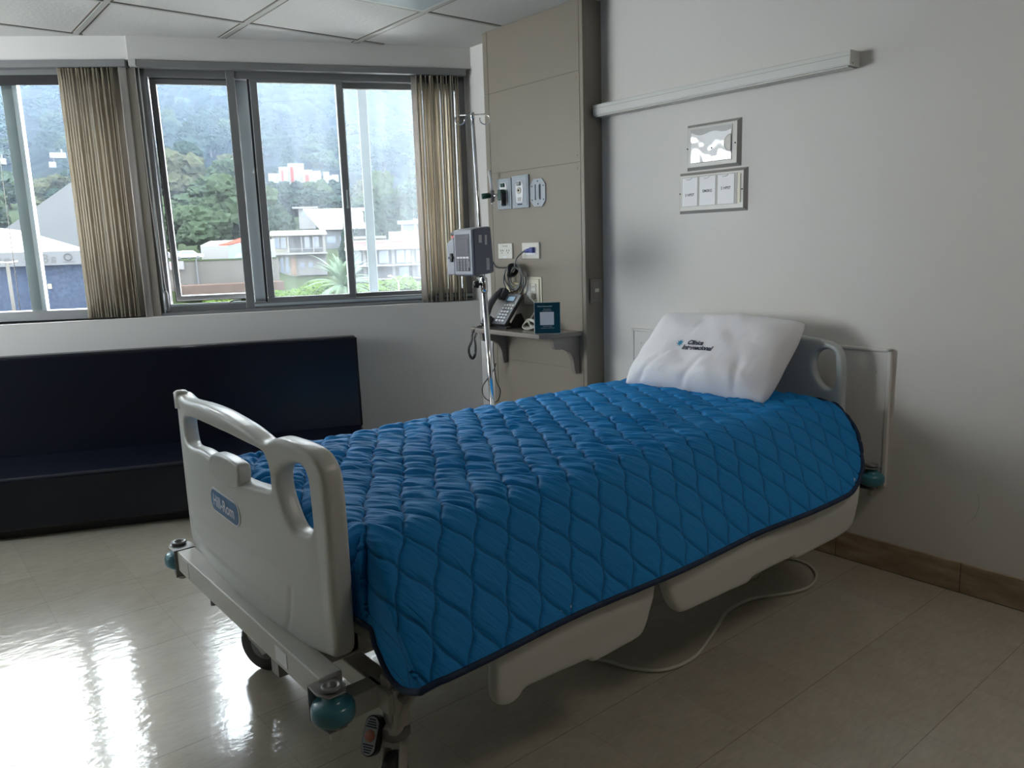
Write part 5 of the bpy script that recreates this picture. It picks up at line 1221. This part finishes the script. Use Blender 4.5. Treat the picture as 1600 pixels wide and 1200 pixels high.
# far left: gable wall, shop with white sloping roof and back-to-front fascia lettering
t,T,w_=site('gable_building',86.5,77.2,88,-5,'tall plain grey gable wall at far left behind the white roof','building')
q=MB(T); q.prism([(-6,0,-2),(w_,0,-2),(w_,0,14.4),(w_-1.2,0,14.4),(-6,0,.5)],(0,12,0)); q.build('wall',M['b_grey'],t)
t,T,w_=site('shop_building',88,78.4,62,-2.0,'shop with white sloping roof, grey fascia and speckled dark wall','building')
q=MB(T); q.prism([(-2,0,3.62),(w_,0,3.62),(w_-3.6,7,5.2),(-2,7,6.6)],(0,0,.08)); q.build('roof',M['b_roof'],t)
rf=[o_ for o_ in bpy.data.objects if o_.name.startswith('roof')][-1]
q=MB(T); q.box((-2,-.25,2.75),(w_+.05,.05,3.66)); fa=q.build('fascia',M['b_grey'],t)
q=MB(T); q.box((-2,.4,-.9),(w_-.1,7,2.8)); q.build('speckled_wall',M['speckle'],t)
me=text_mesh('a8oc  oGut',.80,bold=.02,spacing=1.25); map_mesh(me,lambda c:T@Vector((w_-4.35-c.x,-.28,3.16+c.y))); obj_from(me,'lettering',M['b_letter'],fa)
q=MB(T); q.tube([(w_-1.35+.22*math.cos(2*PI*k/20),-.28,3.27+.22*math.sin(2*PI*k/20)) for k in range(20)],.04,6,closed=True); q.box((w_-1.7,-.29,2.93),(w_-1.0,-.25,2.97)); q.build('ring_logo',M['b_letter'],fa)
q=MB(T); q.box((w_-2.75,.3,1.15),(w_-2.5,.42,1.5)); q.build('notice',M['b_cream'],t)
t,T,w_=site('pavement',88,77.0,56,-3.15,'strip of red brick pavement in front of the dark shop wall','pavement')
block(T,(-3,0,-.1),(w_+6,5,.12),M['brick'],'paving',t); block(T,(-3,-8,-.25),(w_+6,0,-.05),M['asphalt'],'road',t)
lp=pol(82.9,50,-3.2); t=empty('street_lamp',lp,'pale street lamp post in front of the shop, far left','street lamp')
q=MB(); q.tube([lp,Vector((lp.x,lp.y,1.05))],.09,8); q.build('pole',M['b_conc'],t)
q=MB(); q.tube([Vector((lp.x-.5,lp.y-.05,1.1)),Vector((lp.x,lp.y,1.05)),Vector((lp.x+.5,lp.y+.05,1.1))],[.08,.05,.08],8); q.build('lamp_head',M['b_white'],t)
# distant white houses on the far left slope
for az0,az1,d,el in ((79.9,79.0,420,6.45),(80.0,79.6,400,5.9),(83.0,82.2,380,6.05)):
    t,T,w_=site('distant_house',az0,az1,d,1.24+d*math.tan(R(el))-3,'tiny white house row high on the slope at far left','building',group='far left hillside houses')
    block(T,(0,0,0),(w_,6,2.4),M['b_white'],'wall',t); block(T,(w_*.7,0,2.4),(w_*.8,4,4),M['b_white'],'turret',t)
# valley haze
hz=bpy.data.materials.new('valley_haze'); hz.use_nodes=True; n,l=nodes(hz); n.clear(); o=n.new('ShaderNodeOutputMaterial'); vs_=n.new('ShaderNodeVolumeScatter'); vs_.inputs['Density'].default_value=HAZE; vs_.inputs['Color'].default_value=(.52,.70,1,1); vs_.inputs['Anisotropy'].default_value=.0
l.new(vs_.outputs[0],o.inputs['Volume'])
T=Matrix.Rotation(R(-20),4,'Z'); q=MB(T)
q.box((-1500,160,-30),(1500,2600,700)); o=q.build('valley_haze',hz); tag(o,'thin blue haze hanging over the valley and the mountain','haze',kind='stuff')
#ENDOUT
# ------------------------------------------------------------------ world
w=bpy.data.worlds.new('sky'); S.world=w; w.use_nodes=True; n,l=w.node_tree.nodes,w.node_tree.links
bg=n['Background']; tc=n.new('ShaderNodeTexCoord'); sx=n.new('ShaderNodeSeparateXYZ'); l.new(tc.outputs['Generated'],sx.inputs[0])
cr=n.new('ShaderNodeValToRGB'); e=cr.color_ramp.elements; e[0].position=0; e[0].color=(.88,.91,.97,1); e[1].position=.6; e[1].color=(.80,.88,1.0,1)
l.new(sx.outputs[2],cr.inputs[0])
t=n.new('ShaderNodeTexNoise'); t.inputs['Scale'].default_value=3.2; t.inputs['Detail'].default_value=6; l.new(tc.outputs['Generated'],t.inputs['Vector'])
mr=n.new('ShaderNodeMapRange'); mr.inputs['From Min'].default_value=.45; mr.inputs['From Max'].default_value=.62; l.new(t.outputs['Fac'],mr.inputs['Value'])
mx=n.new('ShaderNodeMix'); mx.data_type='RGBA'; mx.inputs['B'].default_value=(1.25,1.24,1.22,1); l.new(mr.outputs[0],mx.inputs['Factor']); l.new(cr.outputs[0],mx.inputs['A'])
l.new(mx.outputs['Result'],bg.inputs['Color']); bg.inputs['Strength'].default_value=4.5
for T_,s0_,s1_ in ((W,-1.74,-.03),(L_,-3.5,-.05)):
    la=bpy.data.lights.new('window_portal','AREA'); la.shape='RECTANGLE'; la.size=s1_-s0_; la.size_y=1.24; la.cycles.is_portal=True
    o=bpy.data.objects.new('window_portal',la); COL.objects.link(o)
    o.matrix_world=T_@Matrix.Translation(((s0_+s1_)/2,.28,1.56))@Matrix.Rotation(R(-90),4,'X')
la=bpy.data.lights.new('window_portal','AREA'); la.shape='RECTANGLE'; la.size=2.2; la.size_y=1.35; la.cycles.is_portal=True
o=bpy.data.objects.new('window_portal',la); COL.objects.link(o); o.matrix_world=Matrix.Translation((XL-.14,5.0,1.525))@Matrix.Rotation(R(-90),4,'Y')  # portal of the added side window
S.view_settings.view_transform='Standard'; S.view_settings.look='None'; S.view_settings.gamma=1; S.view_settings.use_curve_mapping=False
S.view_settings.exposure=1.8

# every key, screw and slot its own object
def split_loose(o,newname):
    bm=bmesh.new(); bm.from_mesh(o.data); bm.verts.ensure_lookup_table(); seen=set(); isl=[]
    for v in bm.verts:
        if v.index in seen: continue
        st=[v]; comp=[]; seen.add(v.index)
        while st:
            a=st.pop(); comp.append(a.index)
            for e_ in a.link_edges:
                b_=e_.other_vert(a)
                if b_.index not in seen: seen.add(b_.index); st.append(b_)
        isl.append(set(comp))
    bm.free()
    if len(isl)<2:
        o.name=newname; return
    kids=[]
    for comp in isl:
        b2=bmesh.new(); b2.from_mesh(o.data); bmesh.ops.delete(b2,geom=[v for v in b2.verts if v.index not in comp],context='VERTS')
        me=bpy.data.meshes.new(newname); b2.to_mesh(me); b2.free()
        for m_ in o.data.materials: me.materials.append(m_)
        c_=o.copy(); c_.data=me; c_.name=newname; COL.objects.link(c_); kids.append(c_)
    bpy.data.objects.remove(o)
for nm,nn in (('screw','screw'),('socket_slots','socket_slot'),('pivot_bolt','bolt'),('keys','key'),('function_keys','function_key'),('side_sticker','side_sticker'),('rail_arm','rail_arm'),('lift_arm','lift_arm'),('small_print','small_print'),('stud','stud'),('stand','stand_foot'),('pedal_lines','pedal_lines')):
    for o in [x for x in bpy.data.objects if x.type=='MESH' and x.name.split('.')[0]==nm]: split_loose(o,nn)
